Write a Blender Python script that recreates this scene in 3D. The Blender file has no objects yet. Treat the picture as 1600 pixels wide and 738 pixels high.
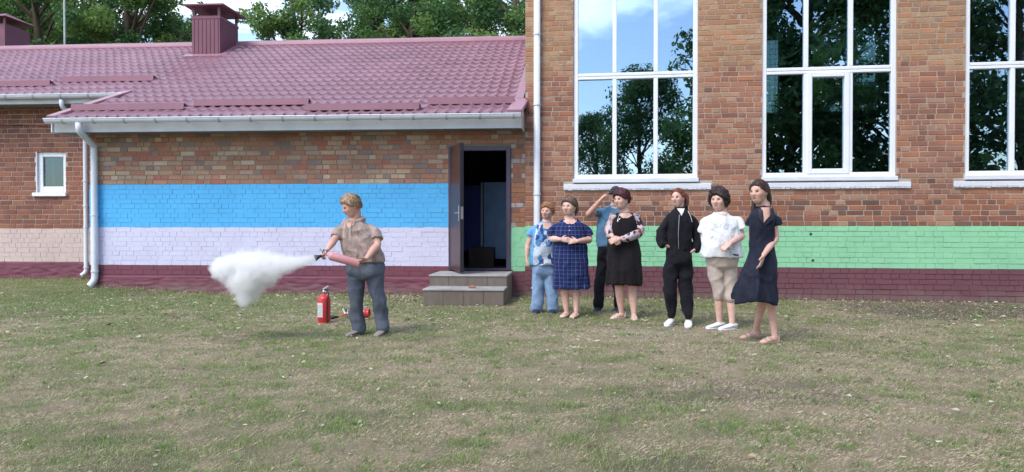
import bpy, bmesh, math, random
import numpy as np
from mathutils import Vector, Matrix, noise as mnoise
random.seed(7); np.random.seed(7)
R = math.radians
sc = bpy.context.scene
COL = sc.collection

# ------------------------------------------------------------------ camera
EYE = 1.22
F_PX = 1200.0
PITCH = math.atan(17.0 / F_PX)
cam_d = bpy.data.cameras.new('camera'); cam = bpy.data.objects.new('camera', cam_d); COL.objects.link(cam)
cam_d.sensor_width = 36; cam_d.lens = 36 * F_PX / 1600.0
cam_d.clip_start = 0.05; cam_d.clip_end = 2000
cam.location = (0, 0, EYE); cam.rotation_euler = (math.pi / 2 - PITCH, 0, 0)
sc.camera = cam

# ------------------------------------------------------------------ world, sun, exposure
SUN_EL, SUN_AZ = R(52), R(-140)      # azimuth measured from +Y (into the picture), clockwise to the right
w = bpy.data.worlds.new('World'); sc.world = w; w.use_nodes = True
nt = w.node_tree; nt.nodes.clear()
def N(t, **kw):
    n = nt.nodes.new(t)
    for k, v in kw.items(): setattr(n, k, v)
    return n
out = N('ShaderNodeOutputWorld'); bg = N('ShaderNodeBackground')
sky = N('ShaderNodeTexSky', sky_type='NISHITA', sun_disc=False, sun_elevation=SUN_EL, sun_rotation=SUN_AZ)
tc = N('ShaderNodeTexCoord'); mp = N('ShaderNodeMapping'); mp.inputs['Scale'].default_value = (1, 1, 2.6)
mp.inputs['Location'].default_value = (0.35, 0.1, 0.0)
nz = N('ShaderNodeTexNoise'); nz.inputs['Scale'].default_value = 2.1; nz.inputs['Detail'].default_value = 7; nz.inputs['Roughness'].default_value = .58
cr = N('ShaderNodeValToRGB'); cr.color_ramp.elements[0].position = .525; cr.color_ramp.elements[1].position = .67
mx = N('ShaderNodeMixRGB'); mx.inputs[2].default_value = (11.5, 12.0, 12.6, 1)
L = nt.links.new
L(tc.outputs['Generated'], mp.inputs[0]); L(mp.outputs[0], nz.inputs['Vector']); L(nz.outputs['Fac'], cr.inputs[0])
L(cr.outputs[0], mx.inputs[0]); L(sky.outputs[0], mx.inputs[1]); L(mx.outputs[0], bg.inputs[0])
bg.inputs['Strength'].default_value = 0.148
L(bg.outputs[0], out.inputs[0])
sd = bpy.data.lights.new('sun', 'SUN'); sun = bpy.data.objects.new('sun', sd); COL.objects.link(sun)
sd.energy = 1.25; sd.angle = R(22); sd.color = (1, .95, .88)
sdir = Vector((math.sin(SUN_AZ) * math.cos(SUN_EL), math.cos(SUN_AZ) * math.cos(SUN_EL), math.sin(SUN_EL)))
sun.rotation_euler = (-sdir).to_track_quat('-Z', 'Y').to_euler(); sun.location = (-20, -20, 30)
sc.view_settings.view_transform = 'Standard'; sc.view_settings.look = 'None'
sc.view_settings.exposure = 1.0; sc.view_settings.gamma = 1
sc.cycles.max_bounces = 8; sc.cycles.transparent_max_bounces = 16; sc.cycles.volume_bounces = 12
sc.cycles.use_denoising = True

# ------------------------------------------------------------------ helpers: camera maths and frames
def ray(px, py):
    dx = (px - 800) / F_PX; dy = (369 - py) / F_PX
    cp, sp = math.cos(PITCH), math.sin(PITCH)
    return Vector((dx, cp + dy * sp, -sp + dy * cp))
def at(px, py, Y):
    d = ray(px, py); return Vector((0, 0, EYE)) + d * (Y / d.y)
class Frame:                               # building frame: u along wall, w into the building
    def __init__(s, x, y, deg):
        a = R(deg); s.o = Vector((x, y, 0)); s.u = Vector((math.cos(a), -math.sin(a), 0)); s.w = Vector((math.sin(a), math.cos(a), 0)); s.a = a
    def hit(s, px, py, w=0.0):
        d = ray(px, py); c = Vector((0, 0, EYE))
        t = (w + (s.o - c).dot(s.w)) / d.dot(s.w); p = c + d * t
        return (p - s.o).dot(s.u), p.z
    def world(s, u, w, z): return s.o + s.u * u + s.w * w + Vector((0, 0, z))
CX, CY = 0.2275, 13.1
FA = Frame(CX, CY, 4.5)      # annex
FH = Frame(CX, CY, 8.5)      # hall

# ------------------------------------------------------------------ helpers: objects
def mesh_from(name, bm, mats):
    me = bpy.data.meshes.new(name); bm.normal_update(); bm.to_mesh(me); bm.free()
    for m in (mats if isinstance(mats, (list, tuple)) else [mats]): me.materials.append(m)
    return me
def link(name, me, parent=None, loc=None, smooth=False):
    o = bpy.data.objects.new(name, me); COL.objects.link(o)
    if parent: o.parent = parent
    if loc is not None: o.location = loc
    if smooth: me.polygons.foreach_set('use_smooth', [True] * len(me.polygons))
    return o
def obj(name, bm, mats, parent=None, loc=None, smooth=False):
    return link(name, mesh_from(name, bm, mats), parent, loc, smooth)
def np_mesh(name, V, Fc, mats, parent=None, smooth=False, cols=None):
    me = bpy.data.meshes.new(name); V = np.asarray(V, dtype=np.float32); Fc = np.asarray(Fc, dtype=np.int32)
    me.vertices.add(len(V)); me.vertices.foreach_set('co', V.ravel())
    k = Fc.shape[1]; me.loops.add(Fc.size); me.loops.foreach_set('vertex_index', Fc.ravel())
    me.polygons.add(len(Fc)); me.polygons.foreach_set('loop_start', np.arange(0, Fc.size, k, dtype=np.int32))
    me.update(calc_edges=True)
    if not smooth: me.polygons.foreach_set('use_smooth', [False]*len(Fc))
    for m in (mats if isinstance(mats, (list, tuple)) else [mats]): me.materials.append(m)
    if cols is not None:
        a = me.color_attributes.new('tint', 'FLOAT_COLOR', 'POINT'); a.data.foreach_set('color', np.asarray(cols, dtype=np.float32).ravel())
    return link(name, me, parent, smooth=smooth)
def tag(o, label=None, cat=None, group=None, kind=None):
    if label: o['label'] = label
    if cat: o['category'] = cat
    if group: o['group'] = group
    if kind: o['kind'] = kind
    return o
def empty(name, loc, rz=0, **kw):
    o = bpy.data.objects.new(name, None); COL.objects.link(o); o.location = loc; o.rotation_euler = (0, 0, rz); o.empty_display_size = .1
    return tag(o, **kw)
def box(bm, x0, x1, y0, y1, z0, z1, mi=0, bev=0):
    vs = [bm.verts.new(p) for p in ((x0,y0,z0),(x1,y0,z0),(x1,y1,z0),(x0,y1,z0),(x0,y0,z1),(x1,y0,z1),(x1,y1,z1),(x0,y1,z1))]
    fs = [bm.faces.new([vs[i] for i in q]) for q in ((0,3,2,1),(4,5,6,7),(0,1,5,4),(1,2,6,5),(2,3,7,6),(3,0,4,7))]
    for f in fs: f.material_index = mi
    if bev:
        es = list({e for f in fs for e in f.edges})
        r = bmesh.ops.bevel(bm, geom=es, offset=bev, segments=1, affect='EDGES')
        for f in r['faces']: f.material_index = mi
    return vs
def bbox(*a, **k):
    bm = bmesh.new(); box(bm, *a, **k); return bm
def ringsurf(bm, rings, cap0=True, cap1=True, mi=0):
    prev = None; first = None
    for r in rings:
        cur = [bm.verts.new(p) for p in r]
        if prev:
            n = len(cur)
            for i in range(n):
                f = bm.faces.new((prev[i], prev[(i+1) % n], cur[(i+1) % n], cur[i])); f.material_index = mi
        else: first = cur
        prev = cur
    if cap0: bm.faces.new(list(reversed(first))).material_index = mi
    if cap1: bm.faces.new(prev).material_index = mi
def frames_along(pts, side=None):
    T = []
    for i in range(len(pts)):
        a = pts[max(i-1, 0)]; b = pts[min(i+1, len(pts)-1)]; t = (b - a)
        T.append(t.normalized() if t.length > 1e-9 else Vector((0,0,1)))
    out = []; s = Vector(side) if side is not None else None
    if s is None:
        s = Vector((1,0,0)) if abs(T[0].x) < .8 else Vector((0,1,0))
    for t in T:
        s2 = s - t * s.dot(t)
        if s2.length < 1e-6: s2 = t.orthogonal()
        s2.normalize(); out.append((t, s2, t.cross(s2)));
        if side is None: s = s2
    return out
def catmull(P, k):
    out = []; n = len(P)
    for i in range(n-1):
        p0, p1, p2, p3 = P[max(i-1,0)], P[i], P[i+1], P[min(i+2,n-1)]
        for j in range(k):
            t = j / k
            out.append([0.5*((2*b)+(-a+c)*t+(2*a-5*b+4*c-d)*t*t+(-a+3*b-3*c+d)*t**3) for a,b,c,d in zip(p0,p1,p2,p3)])
    out.append(list(P[-1])); return out
def tube(bm, pts, n=12, k=4, round_ends=True, side=None, mi=0):
    """pts: (Vector, rx, ry) ; smooth limb"""
    raw = [(p[0].x, p[0].y, p[0].z, p[1], p[2] if len(p) > 2 else p[1]) for p in pts]
    q = catmull(raw, k) if k > 1 else [list(r) for r in raw]
    C = [Vector(r[:3]) for r in q]; rx = [max(r[3], 1e-4) for r in q]; ry = [max(r[4], 1e-4) for r in q]
    fr = frames_along(C, side)
    rings = []
    def ring(c, a, b, f): return [c + f[1]*(a*math.cos(2*math.pi*i/n)) + f[2]*(b*math.sin(2*math.pi*i/n)) for i in range(n)]
    if round_ends:
        for th in (80, 55, 28):
            cc, s_ = math.cos(R(th)), math.sin(R(th)); m = min(rx[0], ry[0])
            rings.append(ring(C[0] - fr[0][0]*(m*s_), rx[0]*cc, ry[0]*cc, fr[0]))
    for i in range(len(C)): rings.append(ring(C[i], rx[i], ry[i], fr[i]))
    if round_ends and round_ends != 'start':
        for th in (28, 55, 80):
            cc, s_ = math.cos(R(th)), math.sin(R(th)); m = min(rx[-1], ry[-1])
            rings.append(ring(C[-1] + fr[-1][0]*(m*s_), rx[-1]*cc, ry[-1]*cc, fr[-1]))
    ringsurf(bm, rings, mi=mi)
def lathe(bm, prof, axis_o=Vector((0,0,0)), ax=Vector((0,0,1)), n=24, mi=0):
    ax = ax.normalized(); s = ax.orthogonal().normalized(); b = ax.cross(s)
    ringsurf(bm, [[axis_o + ax*h + s*(max(r,1e-4)*math.cos(2*math.pi*i/n)) + b*(max(r,1e-4)*math.sin(2*math.pi*i/n)) for i in range(n)] for r, h in prof], mi=mi)

# ------------------------------------------------------------------ helpers: materials
def new_mat(name):
    m = bpy.data.materials.new(name); m.use_nodes = True; t = m.node_tree; t.nodes.clear()
    o = t.nodes.new('ShaderNodeOutputMaterial'); b = t.nodes.new('ShaderNodeBsdfPrincipled'); t.links.new(b.outputs[0], o.inputs[0])
    return m, t, b, o
def nd(t, typ, ins=None, **kw):
    n = t.nodes.new(typ)
    for k, v in kw.items(): setattr(n, k, v)
    for k, v in (ins or {}).items():
        if hasattr(v, 'is_linked') or isinstance(v, bpy.types.NodeSocket): t.links.new(v, n.inputs[k])
        else: n.inputs[k].default_value = v
    return n
def ramp(t, fac, stops, interp='LINEAR'):
    n = t.nodes.new('ShaderNodeValToRGB'); e = n.color_ramp; e.interpolation = interp
    while len(e.elements) < len(stops): e.elements.new(.5)
    for el, (p, c) in zip(e.elements, stops): el.position = p; el.color = tuple(c)[:3] + (1,)
    t.links.new(fac, n.inputs[0]); return n.outputs[0]
def mixc(t, f, a, b, mode='MIX'):
    n = t.nodes.new('ShaderNodeMixRGB'); n.blend_type = mode
    for i, v in ((0, f), (1, a), (2, b)):
        if isinstance(v, bpy.types.NodeSocket): t.links.new(v, n.inputs[i])
        else: n.inputs[i].default_value = (tuple(v)[:3] + (1,)) if i else v
    return n.outputs[0]
def math_(t, op, a, b=0.0, clamp=False):
    n = t.nodes.new('ShaderNodeMath'); n.operation = op; n.use_clamp = clamp
    for i, v in ((0, a), (1, b)):
        if isinstance(v, bpy.types.NodeSocket): t.links.new(v, n.inputs[i])
        else: n.inputs[i].default_value = v
    return n.outputs[0]
def coords(t, kind='Object', scale=(1,1,1)):
    c = t.nodes.new('ShaderNodeTexCoord'); m = t.nodes.new('ShaderNodeMapping'); m.inputs['Scale'].default_value = scale
    t.links.new(c.outputs[kind], m.inputs[0]); return m.outputs[0]
def noise(t, vec, scale, detail=4, rough=.55, out='Fac'):
    n = nd(t, 'ShaderNodeTexNoise', {'Vector': vec, 'Scale': scale, 'Detail': detail, 'Roughness': rough}); return n.outputs[out]
def bump(t, b, h, strength=.3, dist=.01):
    n = nd(t, 'ShaderNodeBump', {'Height': h, 'Strength': strength, 'Distance': dist}); t.links.new(n.outputs[0], b.inputs['Normal'])
def wpos(t): return t.nodes.new('ShaderNodeNewGeometry').outputs['Position']
def simple(name, col, rough=.6, var=.12, scale=6, metal=0, bumpv=0, bscale=40, stretch=(1,1,1), spec=.5):
    m, t, b, o = new_mat(name)
    v = coords(t, 'Object', stretch); f = noise(t, v, scale, 5)
    c = Vector(col); c0 = [x*(1-var) for x in c]; c1 = [min(1, x*(1+var)) for x in c]
    t.links.new(ramp(t, f, [(.3, c0), (.7, c1)]), b.inputs['Base Color'])
    b.inputs['Roughness'].default_value = rough; b.inputs['Metallic'].default_value = metal; b.inputs['Specular IOR Level'].default_value = spec
    if bumpv: bump(t, b, noise(t, v, bscale, 4), bumpv, .006)
    return m
def brick_mat(name, cols, rough=.9, chip=None, spot=.4, edge=0.0):
    """cols: palette picked per brick"""
    m, t, b, o = new_mat(name)
    g = t.nodes.new('ShaderNodeNewGeometry'); oi = t.nodes.new('ShaderNodeObjectInfo')
    r = math_(t, 'FRACT', math_(t, 'ADD', math_(t, 'MULTIPLY', g.outputs['Random Per Island'], 7.31), oi.outputs['Random']))
    n = len(cols); base = ramp(t, r, [(i / n, c) for i, c in enumerate(cols)], 'CONSTANT')
    p = g.outputs['Position']
    f1 = noise(t, p, 9, 6, .65); f2 = noise(t, p, 55, 5, .6)
    base = mixc(t, math_(t, 'MULTIPLY', f1, spot), base, cols[0], 'MIX')
    base = mixc(t, .5, base, ramp(t, f2, [(.3, (.45,.45,.45)), (.7, (1.0,1.0,1.0))]), 'MULTIPLY')
    f0 = noise(t, p, 1.1, 5, .65); base = mixc(t, .6, base, ramp(t, f0, [(.32,(.68,.66,.66)),(.5,(1.06,1.04,1.02)),(.7,(1.28,1.24,1.2))]), 'MULTIPLY')
    if chip:
        msk = ramp(t, f1, [(.60, (0,0,0)), (.66, (1,1,1))]); base = mixc(t, msk, base, chip)
    t.links.new(base, b.inputs['Base Color']); b.inputs['Roughness'].default_value = rough
    bump(t, b, f2, .6, .006); return m
def paint_mat(name, col, var=.10, rough=.75, bs=.5, dirt=None):
    m, t, b, o = new_mat(name); p = wpos(t)
    f = noise(t, p, 3.2, 6, .6); f2 = noise(t, p, 42, 4, .6)
    c = mixc(t, f, [x*(1-var) for x in col], [min(1, x*(1+var*.6)) for x in col]); c = mixc(t, .5, c, ramp(t, noise(t, p, .9, 5, .7), [(.35,(.84,.84,.86)),(.6,(1.05,1.05,1.04))]), 'MULTIPLY')
    c = mixc(t, .25, c, ramp(t, f2, [(.3,(.7,.7,.7)),(.65,(1,1,1))]), 'MULTIPLY')
    if dirt:
        f3 = noise(t, p, 14, 6, .7); c = mixc(t, ramp(t, f3, [(.62,(0,0,0)),(.72,(.55,.55,.55))]), c, dirt)
    sx = t.nodes.new('ShaderNodeSeparateXYZ'); t.links.new(p, sx.inputs[0]); sp_ = math_(t, 'SUBTRACT', math_(t, 'MULTIPLY', f, .55), math_(t, 'MULTIPLY', sx.outputs[2], 1.25))
    c = mixc(t, math_(t, 'MULTIPLY', sp_, 1.8, True), c, (.20,.17,.14))      # mud splashed on the foot of the wall
    t.links.new(c, b.inputs['Base Color']); b.inputs['Roughness'].default_value = rough; bump(t, b, f2, bs*.7, .004); return m

M = {}
M['white_metal'] = simple('white_metal', (.68,.72,.79), .35, .07, 3)
M['bracket_metal'] = simple('bracket_metal', (.40,.43,.48), .4); M['fascia_metal'] = simple('fascia_metal', (.56,.59,.64), .5, .1, 3)  # darker copies of white_metal: missing shadow around the gutter put into colour
M['white_pvc'] = simple('white_pvc', (.80,.82,.86), .3, .04, 3)
M['white_plaster'] = paint_mat('white_plaster', (.72,.74,.82), .12, .8, .8, (.35,.34,.34))
M['soffit'] = simple('soffit', (.22,.22,.23), .6)
M['purlin'] = simple('purlin', (.33,.28,.25), .8, .25, 20)
M['roof_metal'] = simple('roof_metal', (.31,.17,.215), .36, .18, 1.3, 0, .08, 30)
M['roof_flash'] = simple('roof_flash', (.34,.175,.22), .36, .08, 3)
M['guard_metal'] = simple('guard_metal', (.215,.085,.12), .45, .1, 3)
M['chimney_metal'] = simple('chimney_metal', (.17,.06,.09), .5, .1, 4)
M['door_metal'] = simple('door_metal', (.06,.026,.022), .38, .2, 3, 0, .05, 60, (1,1,1), .3)
M['door_dark'] = simple('door_dark', (.022,.02,.03), .35)
M['door_frame'] = simple('door_frame', (.06,.045,.085), .4)
M['steel'] = simple('steel', (.55,.55,.56), .3, .05, 10, .8)
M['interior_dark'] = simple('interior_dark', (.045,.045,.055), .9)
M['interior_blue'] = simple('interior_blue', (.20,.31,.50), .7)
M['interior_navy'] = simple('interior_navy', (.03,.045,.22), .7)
M['interior_wall'] = simple('interior_wall', (.34,.38,.36), .9)
M['beam_green'] = simple('beam_green', (.55,.62,.34), .6)
M['net'] = simple('net', (.03,.06,.055), .9)
M['cable'] = simple('cable', (.03,.03,.035), .6)
M['mortar_pale'] = paint_mat('mortar_pale', (.46,.395,.34), .25, .95, 1.0)
M['mortar_sand'] = paint_mat('mortar_sand', (.40,.32,.25), .3, .95, 1.0)
M['mortar_grey'] = paint_mat('mortar_grey', (.25,.20,.165), .3, .95, 1.0)
M['brick_hall'] = brick_mat('brick_hall', [(.36,.16,.10), (.40,.19,.12), (.31,.135,.09), (.44,.235,.15), (.35,.17,.12), (.29,.13,.09), (.44,.27,.185), (.43,.185,.10)])
M['brick_upper'] = brick_mat('brick_upper', [(.40,.22,.12), (.44,.26,.15), (.37,.18,.10), (.46,.30,.18), (.40,.20,.11), (.34,.20,.13), (.48,.24,.13)], chip=(.42,.33,.24), spot=.3)
M['brick_dark'] = brick_mat('brick_dark', [(.22,.10,.07), (.27,.11,.07), (.18,.095,.075), (.31,.125,.075), (.20,.115,.09), (.34,.13,.07)], spot=.3)
M['brick_annex'] = brick_mat('brick_annex', [(.37,.21,.145), (.44,.24,.16), (.50,.37,.26), (.34,.22,.17), (.42,.19,.12), (.40,.31,.24), (.24,.20,.20), (.46,.23,.16), (.54,.45,.34), (.38,.20,.13), (.42,.28,.19), (.40,.14,.10)], spot=.35)
M['brick_wing'] = brick_mat('brick_wing', [(.28,.11,.07), (.32,.12,.075), (.24,.095,.065), (.34,.15,.09), (.21,.09,.07), (.30,.13,.09)])
M['brick_jamb'] = brick_mat('brick_jamb', [(.36,.14,.08), (.42,.40,.40), (.34,.17,.10), (.22,.12,.09), (.45,.42,.44), (.38,.19,.11)])
M['blue'] = paint_mat('blue', (.09,.455,.84), .08)
M['lilac'] = paint_mat('lilac', (.64,.63,.80), .07)
M['green'] = paint_mat('green', (.29,.63,.38), .09)
M['maroon'] = paint_mat('maroon', (.185,.055,.085), .16)
M['maroon_hall'] = paint_mat('maroon_hall', (.17,.065,.085), .16)
M['pink'] = paint_mat('pink', (.62,.49,.45), .08)
M['leaf_litter'] = simple('leaf_litter', (.40,.37,.28), .9, .4, 2)
M['bark'] = simple('bark', (.10,.075,.055), .95, .4, 10, 0, .8, 30, (1,1,.2))

def attr_mat(name, rough=.8, trans=0.0, spec=.3):
    m, t, b, o = new_mat(name); a = t.nodes.new('ShaderNodeAttribute'); a.attribute_name = 'tint'
    t.links.new(a.outputs['Color'], b.inputs['Base Color']); b.inputs['Roughness'].default_value = rough; b.inputs['Specular IOR Level'].default_value = spec
    if trans:
        tr = nd(t, 'ShaderNodeBsdfTranslucent', {'Color': a.outputs['Color']}); mxs = nd(t, 'ShaderNodeMixShader', {0: trans, 1: b.outputs[0], 2: tr.outputs[0]})
        t.links.new(mxs.outputs[0], o.inputs[0])
    return m
M['foliage'] = attr_mat('foliage', .55, .5, .4)
M['grass'] = attr_mat('grass', .8, .4, .2)
M['litter'] = attr_mat('litter', .9, .1, .2)

# glass
def glass_mat(name, refl, tint=(.42,.54,.52)):
    m = bpy.data.materials.new(name); m.use_nodes = True; t = m.node_tree; t.nodes.clear()
    o = t.nodes.new('ShaderNodeOutputMaterial')
    tr = nd(t, 'ShaderNodeBsdfTransparent', {'Color': tint + (1,)}); gl = nd(t, 'ShaderNodeBsdfGlossy', {'Color': (.62,.80,1,1), 'Roughness': .0})
    p = wpos(t); b = nd(t, 'ShaderNodeBump', {'Height': noise(t, p, 1.7, 2), 'Strength': .05, 'Distance': .02}); t.links.new(b.outputs[0], gl.inputs['Normal'])
    lw = nd(t, 'ShaderNodeLayerWeight', {'Blend': .12}); f = math_(t, 'ADD', math_(t, 'MULTIPLY', lw.outputs['Fresnel'], .6), refl, True)
    mx_ = nd(t, 'ShaderNodeMixShader', {0: f, 1: tr.outputs[0], 2: gl.outputs[0]}); t.links.new(mx_.outputs[0], o.inputs[0]); return m
M['glass'] = glass_mat('glass', .42); M['glass_dark'] = glass_mat('glass_dark', .10)

# ------------------------------------------------------------------ ground
def gh(x, y):
    r = max(0.0, min(1.0, (y - 11.8) / 2.6)); l = max(0.0, min(1.0, (-x - 5.0) / 2.5))
    return 0.15 * r * r * (3 - 2*r) * l + .012 * math.sin(x*1.3 + y*.7) * math.cos(y*1.1 - x*.4)
def fbm(x, y, s, o=3, z=0.0):
    v = 0; a = 1; tot = 0
    for i in range(o):
        v += a * mnoise.noise(Vector((x*s, y*s, z + i*7.3))); tot += a; a *= .55; s *= 2.1
    return v / tot
def sm(a, b, x):
    t = max(0.0, min(1.0, (x - a) / (b - a))); return t*t*(3-2*t)
def green_amt(x, y):
    """0 bare/straw .. 1 green"""
    g = .41 + .75 * fbm(x, y, .75, 3) + 1.25 * fbm(x, y, 3.4, 3, 4)
    g += .30 * sm(-1.5, -6, x) * sm(8.5, 10.5, y) + .12 * sm(9, 12.5, y)
    g -= .22 * math.exp(-(((x-1.8)/1.8)**2 + ((y-6.3)/2.6)**2))
    g -= .35 * sm(3.5, 5.2, x) * sm(8.2, 10, y)
    g -= .18 * math.exp(-(((x-2.2)/1.3)**2 + ((y-8.4)/.8)**2))
    g += .15 * math.exp(-(((x-.6)/1.0)**2 + ((y-5.2)/1.0)**2))
    return max(0, min(1, g))
def build_ground():
    k = 170
    tx = np.sinh(np.linspace(-4.4, 4.4, 2*k+1)) * 6.0 ; ty = np.concatenate([-(np.sinh(np.linspace(4.2, .05, 60))*8.0), np.linspace(0, 16, 190), 16 + np.sinh(np.linspace(.05, 4.2, 60))*8.0])
    V = []; C = []
    for y in ty:
        for x in tx:
            V.append((x, y, gh(x, y) + .014 * fbm(x, y, 3.0, 2) * (1 if abs(x) < 12 and y < 16 else 0)))
            g = green_amt(x, y)
            tan = Vector((.35,.28,.205)); grn = Vector((.17,.18,.10)); c = tan.lerp(grn, g)
            dk = .75 * sm(3.9, 5.4, x + .9*fbm(x, y, .9, 2)) * sm(9.0, 10.6, y) * sm(13.5, 11, y)
            dk = max(dk, .45 * sm(.12, .35, fbm(x, y, .8, 3, 9)))
            c = c.lerp(Vector((.10,.085,.075)), dk)
            c = c.lerp(Vector((.42,.42,.42)), .7 * math.exp(-(((x-1.65)/.45)**2 + ((y-8.75)/.35)**2)) * (.5 + fbm(x, y, 6, 2)))
            C.append((c.x, c.y, c.z, 1))
    nx, ny = len(tx), len(ty); i = np.arange(nx-1)[None, :] + nx*np.arange(ny-1)[:, None]; i = i.ravel()
    Fc = np.stack([i, i+1, i+nx+1, i+nx], 1)
    m, t, b, o = new_mat('ground'); a = t.nodes.new('ShaderNodeAttribute'); a.attribute_name = 'tint'; p = wpos(t)
    f1 = noise(t, p, 9, 6, .7); f2 = noise(t, p, 60, 5, .7)
    c = mixc(t, .55, a.outputs['Color'], ramp(t, f1, [(.3,(.5,.47,.42)),(.5,(.95,.95,.9)),(.7,(1.4,1.3,1.15))]), 'MULTIPLY')
    c = mixc(t, .6, c, ramp(t, f2, [(.3,(.42,.42,.4)),(.55,(1,1,1)),(.75,(1.6,1.55,1.4))]), 'MULTIPLY')
    t.links.new(c, b.inputs['Base Color']); b.inputs['Roughness'].default_value = .95; b.inputs['Specular IOR Level'].default_value = .1
    bump(t, b, math_(t, 'ADD', f1, f2), 1.0, .02)
    tag(np_mesh('ground', V, Fc, m, smooth=True, cols=C), kind='structure')
build_ground()

# ------------------------------------------------------------------ brick machinery
def brick_variants(n, mats, ins=(.028,.025,.075,.07), seed=1):
    rnd = random.Random(seed); out = []
    for k in range(n):
        bm = bmesh.new(); h = .5
        j = lambda a: rnd.uniform(-a, a)
        # unit brick: x in -.5...5 , z -.5...5 scaled by object; y depth in metres, front at -y
        back = [bm.verts.new((x, .05, z)) for x, z in ((-.5,-.5),(.5,-.5),(.5,.5),(-.5,.5))]
        mid = [bm.verts.new((x + j(.012), -.002, z + j(.05))) for x, z in ((-.5,-.5),(.5,-.5),(.5,.5),(-.5,.5))]
        fr = [bm.verts.new((x*(1-ins[0]-abs(j(ins[1]))), -.008 + j(.0015), z*(1-ins[2]-abs(j(ins[3]))))) for x, z in ((-.5,-.5),(.5,-.5),(.5,.5),(-.5,.5))]
        for a, b_ in ((back, mid), (mid, fr)):
            for i in range(4): bm.faces.new((a[i], a[(i+1) % 4], b_[(i+1) % 4], b_[i]))
        bm.faces.new(fr)
        me = mesh_from('brick', bm, mats); out.append(me)
    return out
PAINTED = {'blue', 'lilac', 'green', 'maroon', 'maroon_hall', 'pink'}
def layout(u0, u1, z0, course, zmax, openings, rnd, L=.25, H=.12, joint=.012):
    """list of (uc, zc, len, hgt)"""
    out = []; z = z0; row = 0
    while z + course*.5 < zmax:
        header = row % 2 == 1
        u = u0 - rnd.uniform(0, .06) - (.065 if header else 0); i = 0
        while u < u1:
            l = H if (header and rnd.random() < .75) or (not header and rnd.random() < .22) else L
            a, b = max(u, u0), min(u + l, u1); u += l + joint
            zz0, zz1 = z, z + course - joint
            segs = [(a, b)]
            for (ou0, ou1, oz0, oz1) in openings:
                if zz1 > oz0 + .01 and zz0 < oz1 - .01:
                    ns = []
                    for (p, q) in segs:
                        if q <= ou0 or p >= ou1: ns.append((p, q)); continue
                        if p < ou0: ns.append((p, ou0 - .002))
                        if q > ou1: ns.append((ou1 + .002, q))
                    segs = ns
            for (p, q) in segs:
                if q - p > .035: out.append(((p+q)/2, (zz0+zz1)/2, q - p, zz1 - zz0))
        z += course; row += 1
    return out
def emit_bricks(parent, fr, bricks, matfn, woff, rnd, limit=300, variants=12, proudfn=None, seed=1, mats=None):
    """bricks as objects for the `limit` largest in view, the rest in one stuff mesh"""
    mats = mats; names = list(mats)
    vars_ = brick_variants(variants, [M[n] for n in names], seed=seed)
    vars_ += brick_variants(variants, [M[n] for n in names], (.012,.010,.035,.03), seed + 50)
    protos = [[tuple(v.co) for v in me.vertices] for me in vars_]; faces = [[tuple(p.vertices) for p in me.polygons] for me in vars_]
    def score(b):
        p = fr.world(b[0], 0, b[1]); x = 800 + p.x / p.y * F_PX; y = 352 - (p.z - EYE) / p.y * F_PX
        if not (-10 < x < 1610 and -5 < y < 500): return -1
        return b[2] * b[3] / p.y**2
    order = sorted(range(len(bricks)), key=lambda i: -score(bricks[i]))
    sel = set(order[:limit]); V = []; Fc = []; MI = []
    for i, (u, z, l, h) in enumerate(bricks):
        k = rnd.randrange(variants); mn = matfn(u, z); wo = woff + rnd.gauss(0, .0012) + (proudfn(u, z) if proudfn else 0)
        if mn in PAINTED: k += variants; g_ = rnd.choice((.008,.008,.009,.005,.002)); l += g_; h += g_
        if i in sel:
            o = bpy.data.objects.new('brick', vars_[k]); COL.objects.link(o); o.parent = parent
            o.location = (u, wo, z); o.scale = (l, 1, h)
            o.material_slots[0].link = 'OBJECT'; o.material_slots[0].material = M[mn]
        else:
            b0 = len(V)
            for (x, y, zz) in protos[k]: V.append((u + x*l, wo + y, z + zz*h))
            for f in faces[k]: Fc.append([b0 + a for a in f]); MI.append(names.index(mn))
    o = np_mesh('brickwork', V, Fc, [M[n] for n in names], parent)
    o.data.polygons.foreach_set('material_index', MI); o['kind'] = 'stuff'
    return o
def backing(parent, us, zs, hole, bandmat, w0, w1, name='wall'):
    mats = []; bm = bmesh.new()
    for i in range(len(us)-1):
        for j in range(len(zs)-1):
            uc, zc = (us[i]+us[i+1])/2, (zs[j]+zs[j+1])/2
            if hole(uc, zc): continue
            m = bandmat(uc, zc)
            if m not in mats: mats.append(m)
            box(bm, us[i], us[i+1], w0, w1, zs[j], zs[j+1], mats.index(m))
    return obj(name, bm, [M[m] for m in mats], parent)

# ================================================================== ANNEX (left building)
rnd = random.Random(3)
annex = empty('brick_annex', (CX, CY, 0), -FA.a, label='long low brick annex with wine-red metal tile roof and blue and lilac painted bands', cat='building')
def AU(px, py=300, w=0.0): return FA.hit(px, py, w)[0]
def AZ(px, py, w=0.0): return FA.hit(px, py, w)[1]
A_L = AU(140)                                      # left end of the front wall
zA_top = AZ(450, 207); zb1 = AZ(450, 287.5); zb2 = AZ(450, 355); zb3 = AZ(450, 413.5)
zg1 = AZ(810, 352); zg2 = AZ(800, 422)
dr_u0, dr_u1 = AU(701), AU(798); dr_z0 = .42; dr_z1 = AZ(750, 229)
split_u = (dr_u0 + dr_u1) / 2
def a_band(u, z):
    if u < split_u:
        if z > zb1: return 'up'
        if z > zb2: return 'blue'
        if z > zb3: return 'lilac'
        return 'maroon'
    return 'up' if z > zg1 else ('green' if z > zg2 else 'maroon_hall')
def a_mat(u, z):
    b = a_band(u, z)
    if b != 'up': return b
    if u > dr_u1 and z < dr_z1: return 'brick_jamb'
    return 'brick_annex'
def a_mortar(u, z):
    b = a_band(u, z); return b if b != 'up' else 'mortar_grey'
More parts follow.
